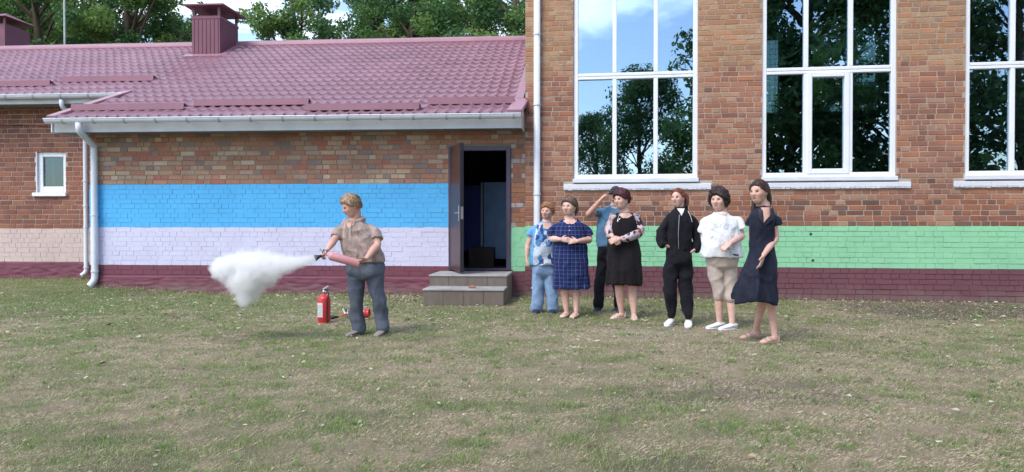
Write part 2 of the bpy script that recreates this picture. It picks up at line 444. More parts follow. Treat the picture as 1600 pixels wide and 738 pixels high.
door_hole = lambda u, z: dr_u0 < u < dr_u1 and dr_z0 < z < dr_z1
backing(annex, [A_L, dr_u0, split_u, dr_u1, 0.0], [-.1, zb3, zg2, dr_z0, zb2, zg1, zb1, dr_z1, zA_top + .12] if False else sorted([-.1, zb3, zg2, dr_z0, zb2, zg1, zb1, dr_z1, zA_top + .12]), door_hole, a_mortar, 0, .35)
cA = (zb1 - zb2) / 9.0
zstart = zb1 - cA * math.ceil((zb1 + .02) / cA)
bricks = layout(A_L, -.004, zstart, cA, zA_top + .1, [(dr_u0, dr_u1, dr_z0, dr_z1), (A_L, dr_u0, -1, zb3 - 2.6*cA)], rnd, L=.255, H=.122, joint=.011)
painted = lambda u, z: (.0028 - .002*(rnd.random() < .1)) if a_band(u, z) != 'up' else .001
emit_bricks(annex, FA, bricks, a_mat, 0.0, rnd, proudfn=painted, seed=5, mats=['brick_annex', 'brick_jamb', 'blue', 'lilac', 'maroon', 'green', 'maroon_hall'])
# rough plaster plinth
def plinth(parent, name, u0, u1, z0, z1, w, mat, seed=0, amp=.012):
    nu, nz_ = int((u1-u0)/.03)+1, 26; V = []; Fc = []
    for j in range(nz_+1):
        for i in range(nu+1):
            u = u0 + (u1-u0)*i/nu; z = z0 + (z1-z0)*j/nz_
            a = w - abs(amp*1.6*mnoise.noise(Vector((u*2.2, z*5, seed)))) - amp*1.1*mnoise.noise(Vector((u*7, z*20, seed+3))) - amp*.8*max(0, mnoise.noise(Vector((u*4, z*34, seed+9))))
            if j == nz_: a = w + .02
            V.append((u, a, z))
    for j in range(nz_):
        for i in range(nu): Fc.append((j*(nu+1)+i, j*(nu+1)+i+1, (j+1)*(nu+1)+i+1, (j+1)*(nu+1)+i))
    return np_mesh(name, V, Fc, M[mat], parent, smooth=True)
plinth(annex, 'plinth', A_L, dr_u0, -.08, zb3 - 2.5*cA, -.016, 'maroon')
# solid side and rear body
obj('side_wall', bbox(A_L, A_L+.3, .351, 1.9, -.1, zA_top+.5), M['mortar_grey'], annex)
obj('side_wall', bbox(FA.hit(-330, 300, 1.45)[0], FA.hit(-330, 300, 1.45)[0]+.3, 1.801, 9, -.1, zA_top+.3), M['mortar_grey'], annex)

# wing wall, set back
WW = 1.45
W_L = FA.hit(-330, 300, WW)[0]; W_R = A_L + .02
wz = lambda y: AZ(70, y, WW)
zw_top, zp1, zp2 = wz(170), wz(357), wz(409)
wn_u0, wn_u1, wn_z0, wn_z1 = FA.hit(57, 300, WW)[0], FA.hit(103, 300, WW)[0], wz(301), wz(238)
def w_mortar(u, z): return 'mortar_pale' if z > zp1 else ('pink' if z > zp2 else 'maroon')
def w_mat(u, z): return 'brick_wing' if z > zp1 else 'pink'
whole = lambda u, z: wn_u0 < u < wn_u1 and wn_z0 < z < wn_z1
backing(annex, [W_L, wn_u0, wn_u1, W_R], [0, zp2, zp1, wn_z0, wn_z1, zw_top+.15], whole, w_mortar, WW, WW+.35, 'wing_wall')
cW = (zp1 - zp2) / 7.0
wb = layout(W_L, W_R, zp2, cW, zw_top+.1, [(wn_u0, wn_u1, wn_z0, wn_z1)], rnd, L=.25, H=.12)
V0 = emit_bricks(annex, FA, wb, w_mat, WW, rnd, limit=0, proudfn=lambda u, z: .0028 if z < zp1 else 0, seed=8, mats=['brick_wing', 'pink'])
V0.name = 'wing_brickwork'
plinth(annex, 'wing_plinth', W_L, W_R, 0, zp2, WW-.012, 'maroon', 5)
# small wing window
win = obj('window', bbox(wn_u0+.03, wn_u1-.03, WW+.14, WW+.20, wn_z0+.03, wn_z1-.03), M['interior_dark'], annex)
bm = bmesh.new(); a, b_, c, d = wn_u0, wn_u1, wn_z0, wn_z1; yy = (WW+.04, WW+.13)
box(bm, a, a+.11, *yy, c, d, bev=.006); box(bm, b_-.08, b_, *yy, c, d, bev=.006); box(bm, a+.112, b_-.082, *yy, d-.09, d, bev=.006); box(bm, a+.112, b_-.082, *yy, c, c+.12, bev=.006)
obj('frame', bm, M['white_pvc'], win)
obj('reveal', bbox(a-.012, a+.02, WW-.006, WW+.12, c, d+.03), M['white_plaster'], win)
obj('pane', bbox(a+.112, b_-.082, WW+.075, WW+.085, c+.12, d-.09), M['glass_dark'], win)
obj('curtain', bbox(a+.25, a+.30, WW+.11, WW+.13, c+.12, d-.09), M['interior_wall'], win)
obj('sill', bbox(a-.05, b_+.04, WW-.07, WW+.05, c-.08, c-.005, bev=.008), M['white_pvc'], win)

# ---- roof plane: w (into building), z ; slope
ANG = R(25); EV_W = -.50; EV_Z = FA.hit(450, 182, EV_W)[1]
rz = lambda w_: EV_Z + (w_ - EV_W) * math.tan(ANG)
def solve_w(px, py):                      # roof-plane point seen at a pixel
    lo, hi = -1, 12
    for _ in range(50):
        m_ = (lo+hi)/2; u, z = FA.hit(px, py, m_)
        if z > rz(m_): lo = m_
        else: hi = m_
    return FA.hit(px, py, lo)[0], lo
RU = -.02
eL = FA.hit(76, 183, EV_W)[0]
rear_u, rear_w = solve_w(195, 148)
rear_w2 = solve_w(60, 148)[1]; REW = (rear_w + rear_w2)/2
rid = [solve_w(x, 75 if x < 500 else 70)[1] for x in (100, 300, 500, 750)]; RW = sum(rid)/4
RL = W_L - .5
print('roof', EV_Z, REW, RW, eL, rear_u, RL)
roof = obj('roof', bmesh.new(), M['roof_metal'], annex)
bm = bmesh.new()
def rp(u, w_, d=0.0): return Vector((u, w_, rz(w_))) + Vector((0, -math.sin(ANG), math.cos(ANG))) * d
def slab(bm, poly, t=.03, mi=0):
    top = [bm.verts.new(rp(u, w_, -.045)) for u, w_ in poly]; bot = [bm.verts.new(rp(u, w_, -.045-t)) for u, w_ in poly]
    n = len(poly); bm.faces.new(top); bm.faces.new(list(reversed(bot)))
    for i in range(n): bm.faces.new((top[i], bot[i], bot[(i+1)%n], top[(i+1)%n]))
slab(bm, [(eL, EV_W+.02), (RU, EV_W+.02), (RU, RW), (RL, RW), (RL, REW+.02), (rear_u, REW+.02)])
v = [bm.verts.new(p) for p in ((RL, RW+.02, rz(RW)-.05), (RU, RW+.02, rz(RW)-.05), (RU, RW+5, rz(RW)-2.4), (RL, RW+5, rz(RW)-2.4))]; bm.faces.new(v)
bm.to_mesh(roof.data); bm.free()
# tiles
TW = .183; ROWL = (RW - EV_W) / math.cos(ANG) / 18.0
def tile_mesh(ns=8):
    bm = bmesh.new(); top = []; mid = []; bot = []
    for i in range(ns+1):
        t = i/ns; x = TW * t
        h = .040 * (0.5 - 0.5*math.cos(2*math.pi*t)) ** 1.2
        # skewed S profile
        xs = x + .016*math.sin(2*math.pi*t)
        top.append(bm.verts.new((xs, ROWL, h))); mid.append(bm.verts.new((xs, .008, h + .030))); bot.append(bm.verts.new((xs, 0, h + .001)))
    for i in range(ns):
        bm.faces.new((mid[i], mid[i+1], top[i+1], top[i])); bm.faces.new((bot[i], bot[i+1], mid[i+1], mid[i]))
    me = mesh_from('roof_tile', bm, M['roof_metal']); me.polygons.foreach_set('use_smooth', [True]*len(me.polygons))
    me.set_sharp_from_angle(angle=R(35)) if hasattr(me, 'set_sharp_from_angle') else None
    return me
tme = tile_mesh()
tv = [tuple(v.co) for v in tme.vertices]; tf = [tuple(p.vertices) for p in tme.polygons]
cells = []
for r in range(18):
    s0 = r * ROWL; w_ = EV_W + s0*math.cos(ANG)
    if w_ < REW - .05: ul = eL + (rear_u - eL) * max(0, (w_ + .12 - EV_W)/(REW - EV_W))
    else: ul = RL
    k = 1; u = RU - .06
    while u - TW >= ul:
        u -= TW; cells.append((u, w_))
def tscore(c):
    p = FA.world(c[0], c[1], rz(c[1])); return p.y
cells.sort(key=tscore)
mat_tile = Matrix.Rotation(ANG, 4, 'X')
for (u, w_) in cells[:300]:
    o = bpy.data.objects.new('roof_tile', tme); COL.objects.link(o); o.parent = roof
    o.location = (u, w_, rz(w_)); o.rotation_euler = (ANG, 0, 0)
V = []; Fc = []
A_ = np.array(tv); A_ = A_ @ np.array(mat_tile.to_3x3()).T
for (u, w_) in cells[300:]:
    b0 = len(V); V.extend((A_ + np.array([u, w_, rz(w_)])).tolist()); Fc.extend([[b0+i for i in f] for f in tf])
o = np_mesh('tile_field', V, Fc, M['roof_metal'], roof, smooth=True); o['kind'] = 'stuff'
o.data.set_sharp_from_angle(angle=R(35)) if hasattr(o.data, 'set_sharp_from_angle') else None
# ridge cap, verges
bm = bmesh.new()
for (a, b_) in ((RL, RU),):
    n = 10; rings = []
    for x in (a, b_):
        rings.append([Vector((x, RW + .02 + .17*math.cos(math.pi*i/n), rz(RW) + .0 + .13*math.sin(math.pi*i/n))) for i in range(n+1)] + [Vector((x, RW-.15+.02, rz(RW)-.07)), Vector((x, RW+.19, rz(RW)-.07))])
    ringsurf(bm, rings)
obj('ridge_cap', bm, M['roof_flash'], roof)
def strip(bm, p0, p1, width, d0=.06, t=.012, side=1):
    """flashing strip lying on the roof from p0=(u,w) to p1"""
    u0, w0 = p0; u1, w1 = p1
    q = [rp(u0, w0, d0), rp(u0+width*side, w0, d0), rp(u1+width*side, w1, d0), rp(u1, w1, d0)]
    n = Vector((0, -math.sin(ANG), math.cos(ANG)))
    top = [bm.verts.new(p) for p in q]; bot = [bm.verts.new(p - n*(t+.05)) for p in q]
    bm.faces.new(top); bm.faces.new(list(reversed(bot)))
    for i in range(4): bm.faces.new((top[i], bot[i], bot[(i+1)%4], top[(i+1)%4]))
bm = bmesh.new(); strip(bm, (eL-.03, EV_W), (rear_u-.03, REW+.02), .15); obj('verge_flashing', bm, M['roof_flash'], roof)
bm = bmesh.new(); strip(bm, (RU-.16, EV_W+.62), (RU-.08, RW), .14, .075); strip(bm, (RU-.25, EV_W), (RU-.16, EV_W+.62), .24, .07); obj('verge_flashing', bm, M['roof_flash'], roof)
# snow guards
def guard(x0, x1, yb):
    (u0, w0), (u1, w1) = solve_w(x0, yb), solve_w(x1, yb); wm = (w0+w1)/2
    bm = bmesh.new(); h = .145; n = Vector((0, -math.sin(ANG), math.cos(ANG))); s = Vector((0, math.cos(ANG), math.sin(ANG)))
    prof = [(0, .035), (-.03, .05), (.035, h), (.045, h), (.16, .045), (.15, .04), (.03, h-.012), (.01, .06)]
    rings = []
    for u in (u0, u1): rings.append([Vector((u, wm, rz(wm))) + s*a + n*b_ for a, b_ in prof])
    ringsurf(bm, rings); bmesh.ops.recalc_face_normals(bm, faces=bm.faces)
    obj('snow_guard', bm, M['guard_metal'], roof)
for g in ((-70, 77, 138.5), (98, 239, 130.5), (115, 287, 175.5), (306, 482, 168), (480, 655, 175.5), (669, 803, 166)): guard(*g)
# gutters, fascias
def gutter(name, u0, u1, w_, ztop, r=.075, pitch=.55, rev=False):
    g = obj(name, bmesh.new(), M['white_metal'], annex); bm = bmesh.new(); n = 12
    rings = []
    for u in (u0, u1):
        o_ = [Vector((u, w_ - r*math.cos(math.pi*i/n), ztop - r*1.05*math.sin(math.pi*i/n))) for i in range(n+1)]
        i_ = [Vector((u, w_ - (r-.006)*math.cos(math.pi*i/n), ztop - (r-.006)*1.05*math.sin(math.pi*i/n))) for i in range(n, -1, -1)]
        rings.append(o_ + i_)
    ringsurf(bm, rings); tube(bm, [(Vector((u0, w_-r, ztop)), .009), (Vector((u1, w_-r, ztop)), .009)], 8, 1)
    for u in (u0, u1):
        c = [bm.verts.new((u, w_ - r*math.cos(math.pi*i/n), ztop - r*1.05*math.sin(math.pi*i/n))) for i in range(n+1)]; bm.faces.new(c)
    bmesh.ops.recalc_face_normals(bm, faces=bm.faces); bm.to_mesh(g.data); bm.free()
    bb = bmesh.new()
    ring = []
    for u in (-.014, .014): ring.append([Vector((u, -(r+.011)*math.cos(math.pi*i/n), -(r+.011)*1.05*math.sin(math.pi*i/n))) for i in range(n+1)] + [Vector((u, -(r+.0)*math.cos(math.pi*i/n), -(r+.0)*1.05*math.sin(math.pi*i/n))) for i in range(n, -1, -1)])
    ringsurf(bb, ring); bme = mesh_from('bracket', bb, M['bracket_metal'])
    u = u1 - .12
    while u > u0: 
        o = bpy.data.objects.new('bracket', bme); COL.objects.link(o); o.parent = g; o.location = (u, w_, ztop); u -= pitch
    return g
gu0 = FA.hit(72, 186, -.58)[0]
gutter('gutter', gu0, -.035, -.585, FA.hit(450, 182, -.6)[1] , .072)
gutter('gutter', W_L-.4, rear_u - .0, REW - .085, FA.hit(60, 148.5, REW-.08)[1], .072)
fz0, fz1 = FA.hit(450, 203.5, -.48)[1], EV_Z - .03
f_u0 = FA.hit(82, 196, -.47)[0]
obj('fascia', bbox(f_u0, -.03, -.45, -.425, fz0, fz1, bev=.004), M['fascia_metal'], annex)
obj('soffit', bbox(f_u0+.01, -.035, -.423, 0.0, fz0+.012, fz0+.03), M['soffit'], annex)
obj('eaves_end_board', bbox(-.029, -.012, -.50, -.05, fz0-.03, fz1+.1), M['purlin'], annex)
obj('fascia_return', bbox(f_u0-.02, f_u0-.001, -.48, REW, fz0, fz1), M['white_metal'], annex)
wf0, wf1 = FA.hit(60, 163, REW+.02)[1], rz(REW) - .05
obj('fascia', bbox(W_L-.4, rear_u, REW+.0, REW+.025, wf0, wf1, bev=.004), M['fascia_metal'], annex)
obj('soffit', bbox(W_L-.4, rear_u, REW+.027, WW+.0, wf0+.012, wf0+.03), M['soffit'], annex)

# downpipes
def pipe(name, parent, fr, path, r, coll, n=14):
    """path: local points"""
    p = obj(name, bmesh.new(), M['white_metal'], parent); bm = bmesh.new()
    pts = [Vector(q) for q in path]; fine = [pts[0]]
    for i in range(1, len(pts)-1):
        a, b_, c = pts[i-1], pts[i], pts[i+1]; d1 = (a-b_).normalized(); d2 = (c-b_).normalized(); q = min(.07, (a-b_).length*.4, (c-b_).length*.4)
        for t in (0, .33, .67, 1):
            s_ = b_ + d1*q*(1-t)**2 + d2*q*t**2; fine.append(s_)
    fine.append(pts[-1]); fr_ = frames_along(fine)
    rings = [[c + f[1]*r*math.cos(2*math.pi*i/n) + f[2]*r*math.sin(2*math.pi*i/n) for i in range(n)] for c, f in zip(fine, fr_)]
    ringsurf(bm, rings, cap0=True, cap1=False)
    # dark mouth
    rin = [[c + f[1]*(r-.006)*math.cos(2*math.pi*i/n) + f[2]*(r-.006)*math.sin(2*math.pi*i/n) for i in range(n)] for c, f in zip(fine[-2:], fr_[-2:])]
    ringsurf(bm, rin, cap0=True, cap1=False)
    for a, b_ in zip(pts[1:-1], pts[2:]):                      # socket collars
        pass
    bmesh.ops.recalc_face_normals(bm, faces=bm.faces); bm.to_mesh(p.data); p.data.polygons.foreach_set('use_smooth', [True]*len(p.data.polygons)); bm.free()
    for z in coll:
        bm = bmesh.new(); x, y = [(q.x, q.y) for q in pts if q.z < z + .0001][0] if any(q.z < z for q in pts) else (pts[-1].x, pts[-1].y)
        lathe(bm, [(r+.001, -.012), (r+.011, -.012), (r+.011, .012), (r+.001, .012)], Vector((x, y, z)), n=n)
        box(bm, x-.012, x+.012, y+r, y+r+.06, z-.01, z+.01)
        obj('clamp', bm, M['white_metal'], p)
    return p
pw = -.09
ux = FA.hit(147.5, 330, pw)[0]; uz = lambda y: FA.hit(147, y, pw)[1]
gz = FA.hit(124, 192, -.585)[1]; gux = FA.hit(123, 195, -.585)[0]
pipe('downpipe', annex, FA, [(gux, -.585, gz), (gux, -.575, gz-.14), (ux, pw, uz(228)), (ux, pw, uz(437)), (ux-.06, pw-.07, uz(447))], .056, [uz(246), uz(336), uz(424)])
pw2 = WW - .10
ux2 = FA.hit(134, 330, pw2)[0]; uz2 = lambda y: FA.hit(134, y, pw2)[1]; gz2 = FA.hit(97, 156, REW-.08)[1]; gux2 = FA.hit(96, 158, REW-.08)[0]
pipe('downpipe', annex, FA, [(gux2, REW-.08, gz2), (gux2, REW-.07, gz2-.13), (ux2, pw2, uz2(196)), (ux2, pw2, uz2(425)), (ux2-.06, pw2-.07, uz2(431))], .042, [uz2(283), uz2(322), uz2(355), uz2(418)])
# sagging cable on wing wall
bm = bmesh.new(); p = [FA.hit(x, y, WW-.03) for x, y in ((-20, 194), (30, 196), (80, 199), (133, 214))]
tube(bm, [(Vector((a, WW-.03, b_)), .006) for a, b_ in p], 6, 4); obj('cable', bm, M['cable'], annex)

# chimneys
def chimney(cx0, cx1, ybase, ytop, depth, label_):
    (u0, w0), (u1, w1) = solve_w(cx0, ybase), solve_w(cx1, ybase); wm = (w0+w1)/2
    ztop = FA.hit((cx0+cx1)/2, ytop, wm)[1]; width = u1-u0
    c = obj('chimney', bmesh.new(), M['chimney_metal'], annex); bm = bmesh.new()
    box(bm, u0, u1, wm, wm+depth, rz(wm)-.1, ztop)
    box(bm, u0-.012, u1+.012, wm-.012, wm+depth+.012, ztop-.05, ztop+.012)
    # ribs of the profiled sheet
    n = 7
    for i in range(n):
        x = u0 + width*(i+.5)/n; box(bm, x-.012, x+.012, wm-.012, wm-.001, rz(wm)-.05, ztop-.055, bev=.004)
    for i in range(9):
        y = wm + depth*(i+.5)/9; box(bm, u1+.001, u1+.012, y-.012, y+.012, rz(wm)-.05, ztop-.055, bev=.004)
    bm.to_mesh(c.data); bm.free()
    hp = .22
    for x in (u0+.03, u1-.03):
        for y in (wm+.03, wm+depth-.03): obj('post', bbox(x-.03, x+.03, y-.012, y+.012, ztop+.013, ztop+hp), M['chimney_metal'], c)
    bm = bmesh.new(); ov = .14; z0 = ztop+hp
    pts = [(u0-ov, wm-ov), (u1+ov, wm-ov), (u1+ov, wm+depth+ov), (u0-ov, wm+depth+ov)]
    a = [bm.verts.new((x, y, z0)) for x, y in pts]; b2 = [bm.verts.new((x, y, z0+.035)) for x, y in pts]
    t = [bm.verts.new(((u0+u1)/2, wm+depth*.3, z0+.12)), bm.verts.new(((u0+u1)/2, wm+depth*.7, z0+.12))]
    bm.faces.new(list(reversed(a)))
    for i in range(4): bm.faces.new((a[i], a[(i+1)%4], b2[(i+1)%4], b2[i]))
    bm.faces.new((b2[0], b2[1], t[0])); bm.faces.new((b2[1], b2[2], t[1], t[0])); bm.faces.new((b2[2], b2[3], t[1])); bm.faces.new((b2[3], b2[0], t[0], t[1]))
    obj('chimney_cap', bm, M['chimney_metal'], c)
    bm = bmesh.new(); strip(bm, (u0-.15, wm-.16), (u0-.15, wm+.02), width+.34, .06); strip(bm, (u1+.001, wm-.0), (u1+.001, wm+depth), .16, .062)
    obj('chimney_flashing', bm, M['roof_flash'], c)
chimney(301, 343, 89, 26, .95, '')
def far_chimney():
    w_ = RW + .6; u1 = FA.hit(7.5, 50, w_)[0]; z0 = rz(RW)-.6; z1 = FA.hit(0, 37, w_)[1]
    c = obj('chimney', bbox(u1-.6, u1, w_, w_+.9, z0, z1), M['chimney_metal'], annex)
    for x in (u1-.57, u1-.03): obj('post', bbox(x-.03, x+.03, w_+.02, w_+.05, z1+.001, z1+.16), M['chimney_metal'], c)
    bm = bmesh.new(); z2 = z1+.16
    a = [bm.verts.new(p) for p in ((u1-.74, w_-.14, z2), (u1+.12, w_-.14, z2), (u1+.12, w_+1.04, z2), (u1-.74, w_+1.04, z2))]; t = bm.verts.new((u1-.3, w_+.45, z2+.22))
    bm.faces.new(list(reversed(a)))
    for i in range(4): bm.faces.new((a[i], a[(i+1)%4], t))
    obj('chimney_cap', bm, M['chimney_metal'], c)
far_chimney()
# corner stain strip and drain wire left of door omitted; door

fw = .075
bm = bmesh.new(); box(bm, dr_u0, dr_u0+fw, -.035, .12, dr_z0+.03, dr_z1, bev=.004); box(bm, dr_u1-fw, dr_u1, -.035, .12, dr_z0+.03, dr_z1, bev=.004)
box(bm, dr_u0+fw+.001, dr_u1-fw-.001, -.035, .12, dr_z1-.075, dr_z1, bev=.004); box(bm, dr_u0+fw+.001, dr_u1-fw-.001, -.02, .12, dr_z0+.03, dr_z0+.06)
dframe = obj('door_frame', bm, M['door_frame'], annex)
hx, hy = dr_u0 + .06, -.045; lw_ = .93; a_open = R(-71); lz0, lz1 = dr_z0+.045, dr_z1-.03
leaf = obj('door', bbox(0, lw_, -.03, .03, lz0, lz1, bev=.005), M['door_metal'], annex, (hx, hy, 0)); leaf.rotation_euler = (0, 0, a_open)
obj('door_edge', bbox(lw_+.001, lw_+.006, -.028, .028, lz0+.01, lz1-.01), M['door_dark'], leaf)
bm = bmesh.new(); zc = FA.hit(729, 333, -.85)[1]
box(bm, lw_-.10, lw_-.055, -.040, -.0305, zc-.13, zc+.12, bev=.003); tube(bm, [(Vector((lw_-.078, -.04, zc)), .009), (Vector((lw_-.078, -.075, zc)), .009), (Vector((lw_-.19, -.08, zc)), .009)], 8, 1)
box(bm, lw_+.007, lw_+.014, -.02, .02, zc-.1, zc+.1)
obj('handle', bm, M['steel'], leaf)
bm = bmesh.new()
for z in (lz0+.35, lz1-.3, (lz0+lz1)/2): tube(bm, [(Vector((dr_u0+.045, -.06, z-.06)), .014), (Vector((dr_u0+.045, -.06, z+.06)), .014)], 8, 1)
obj('hinge', bm, M['door_frame'], dframe)
# entrance room behind the door
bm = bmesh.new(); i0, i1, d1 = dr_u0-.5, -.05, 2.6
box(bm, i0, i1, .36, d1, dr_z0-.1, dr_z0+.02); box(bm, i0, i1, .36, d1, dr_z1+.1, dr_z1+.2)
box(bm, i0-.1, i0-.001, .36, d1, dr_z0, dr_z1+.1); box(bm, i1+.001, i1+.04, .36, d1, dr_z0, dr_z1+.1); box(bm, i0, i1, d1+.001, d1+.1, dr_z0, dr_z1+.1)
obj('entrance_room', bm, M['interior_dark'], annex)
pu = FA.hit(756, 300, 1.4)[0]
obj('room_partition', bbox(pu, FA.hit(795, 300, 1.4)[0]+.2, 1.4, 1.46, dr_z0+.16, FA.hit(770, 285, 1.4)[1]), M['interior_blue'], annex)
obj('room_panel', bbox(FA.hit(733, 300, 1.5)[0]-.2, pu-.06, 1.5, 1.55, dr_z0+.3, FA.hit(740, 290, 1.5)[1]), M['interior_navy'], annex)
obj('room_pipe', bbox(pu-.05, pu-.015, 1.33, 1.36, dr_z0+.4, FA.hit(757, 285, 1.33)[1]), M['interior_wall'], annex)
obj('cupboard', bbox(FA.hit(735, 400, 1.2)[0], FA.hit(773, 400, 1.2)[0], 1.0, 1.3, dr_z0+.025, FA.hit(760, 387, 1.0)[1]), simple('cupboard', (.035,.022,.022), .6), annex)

# ---- steps
steps = empty('doorstep', FA.world((FA.hit(661,480,-1.55)[0]+FA.hit(787,480,-1.55)[0])/2, -1, 0), -FA.a, label='two brown-tiled concrete steps leading up to the open door', cat='steps')
so = FA.world((FA.hit(661,480,-1.55)[0]+FA.hit(787,480,-1.55)[0])/2, -1, 0); su = (so-FA.o).dot(FA.u); sw = (so-FA.o).dot(FA.w)
def step_mat():
    m, t, b, o = new_mat('step_tile'); v = coords(t, 'Object', (9, 9, 1.2)); f = noise(t, v, 2.0, 5, .6); f2 = noise(t, coords(t), 5, 5)
    oi = t.nodes.new('ShaderNodeObjectInfo')
    c = ramp(t, f, [(.25, (.135,.105,.09)), (.5, (.165,.13,.11)), (.75, (.195,.155,.135))])
    c = mixc(t, .35, c, ramp(t, oi.outputs['Random'], [(0, (.7,.7,.7)), (1, (1.1,1.1,1.1))]), 'MULTIPLY'); c = mixc(t, .4, c, ramp(t, f2, [(.3,(.6,.6,.6)),(.7,(1,1,1))]), 'MULTIPLY')
    t.links.new(c, b.inputs['Base Color']); b.inputs['Roughness'].default_value = .5; return m
M['step_tile'] = step_mat(); M['step_top'] = simple('step_top', (.36,.35,.34), .65, .22, 5); M['grout'] = simple('grout', (.12,.11,.10), .9)
def block(xl, xr, wf, wb, z0, z1, ntile, yfront):
    u0, u1 = FA.hit(xl, yfront, wf)[0]-su, FA.hit(xr, yfront, wf)[0]-su; wf -= sw; wb -= sw
    obj('step_core', bbox(u0+.012, u1-.012, wf+.012, wb, z0, z1-.022), M['grout'], steps)
    def tl(name, a, b_, c, d, e, f_, m): obj(name, bbox(a, b_, c, d, e, f_, bev=.002), M[m], steps)
    tw = (u1-u0)/ntile
    for i in range(ntile): tl('riser_tile', u0+tw*i+.002, u0+tw*(i+1)-.002, wf, wf+.0115, z0, z1-.024, 'step_tile')
    n2 = max(1, int((wb-wf)/.45+.5)); td = (wb-wf)/n2
    for i in range(n2):
        tl('side_tile', u1-.0115, u1, wf+.012+td*i, wf+td*(i+1)-.002+.01*(i<n2-1), z0, z1-.024, 'step_tile'); tl('side_tile', u0, u0+.0115, wf+.012+td*i, wf+td*(i+1)-.002, z0, z1-.024, 'step_tile')
    for i in range(3):
        t3 = (u1-u0)/3
        tl('tread_tile', u0+t3*i-.006+.007*(i>0), u0+t3*(i+1)+.006-.007*(i<2), wf-.014, wb, z1-.0215, z1, 'step_top')
zL = .26; zU = .435
wfl, wfu = -1.68, -1.08
block(661, 787, wfl, wfu-.002, -.05, zL, 4, 470)
block(671, 792, wfu, -.045, -.05, zU, 4, 440)
bm = bmesh.new(); bmesh.ops.create_icosphere(bm, subdivisions=2, radius=1)
for v in bm.verts: 
    k = 1 + .35*mnoise.noise(v.co*1.7); v.co = Vector((v.co.x*.06*k, v.co.y*.04*k, max(-.016, v.co.z*.03*k)))
fp = FA.world(FA.hit(738, 451, wfl+.2)[0], wfl+.2, zL+.017)
tag(obj('brick_fragment', bm, M['brick_hall'], None, fp), 'small broken piece of red brick lying on the lower step', 'brick')

# ================================================================== HALL (right building)
hall = empty('brick_hall', (CX, CY, 0), -FH.a, label='tall red brick hall with huge white-framed windows above green and maroon painted bands', cat='building')
HU = lambda px, py=300, w=0.: FH.hit(px, py, w)[0]; HZ = lambda px, py, w=0.: FH.hit(px, py, w)[1]
H_R = 11.5; H_T = 7.6
zh1 = HZ(1300, 353); zh2 = HZ(1300, 418.5)
wz0 = HZ(1295, 283); WIN = [(HU(896), HU(1090)), (HU(1190), HU(1400)), (HU(1507), HU(1507)+HU(1400)-HU(1190)+.03)]
sillz1 = HZ(1295, 283.5); sillz0 = HZ(1295, 294.5)
W_TOP = 6.3
trz = HZ(1295, 109)
inwin = lambda u, z: any(a < u < b_ for a, b_ in WIN) and wz0 < z < W_TOP
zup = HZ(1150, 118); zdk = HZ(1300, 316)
def h_mat(u, z):
    if z < zh2: return 'maroon_hall'
    if z < zh1: return 'green'
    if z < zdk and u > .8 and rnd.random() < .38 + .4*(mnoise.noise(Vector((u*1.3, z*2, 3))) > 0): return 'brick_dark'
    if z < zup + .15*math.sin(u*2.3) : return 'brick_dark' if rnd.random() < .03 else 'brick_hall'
    return 'brick_upper'
def h_mortar(u, z):
    if z < zh2: return 'maroon_hall'
    if z < zh1: return 'green'
    return 'mortar_pale' if z < zup else 'mortar_sand'
us = sorted([0.0, H_R] + [x for p in WIN for x in p])
backing(hall, us, [-.1, zh2, zh1, wz0, zup, W_TOP, H_T], inwin, h_mortar, 0, .40)
cH = (zh1 - zh2) / 8.0
z_start = zh2 - cH*math.ceil((zh2+.02)/cH)
ops = [(a, b_, wz0, W_TOP) for a, b_ in WIN] + [(a-.17, b_+.22, sillz0, sillz1) for a, b_ in WIN]
hb = layout(.0, 8.9, z_start, cH, 5.3, ops, rnd, L=.25, H=.12, joint=.013)
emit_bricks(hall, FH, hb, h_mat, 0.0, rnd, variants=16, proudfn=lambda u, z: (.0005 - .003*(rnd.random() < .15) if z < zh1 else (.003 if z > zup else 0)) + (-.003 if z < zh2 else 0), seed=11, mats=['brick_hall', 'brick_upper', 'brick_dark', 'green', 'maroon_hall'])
# side wall (faces the annex roof) 
obj('side_wall', bbox(.001, .3, .401, 11, -.1, H_T), M['brick_hall'], hall)
obj('rear_lintel', bbox(.301, H_R, 10.6, 11, 6.75, H_T), M['interior_wall'], hall)
# window sills
for a, b_ in WIN:
    bm = bmesh.new(); box(bm, a-.165, b_+.215, -.045, .05, sillz0+.012, sillz1-.02, bev=.008)
    n = int((b_-a+.38)/.075)
    for i in range(n): x = a-.165 + (b_-a+.38)*(i+.5)/n; box(bm, x-.0355, x+.0355, -.038-rnd.random()*.006, .04, sillz0-.008*rnd.random(), sillz0+.03, bev=.003)
    obj('window_ledge', bm, M['white_plaster'], hall)
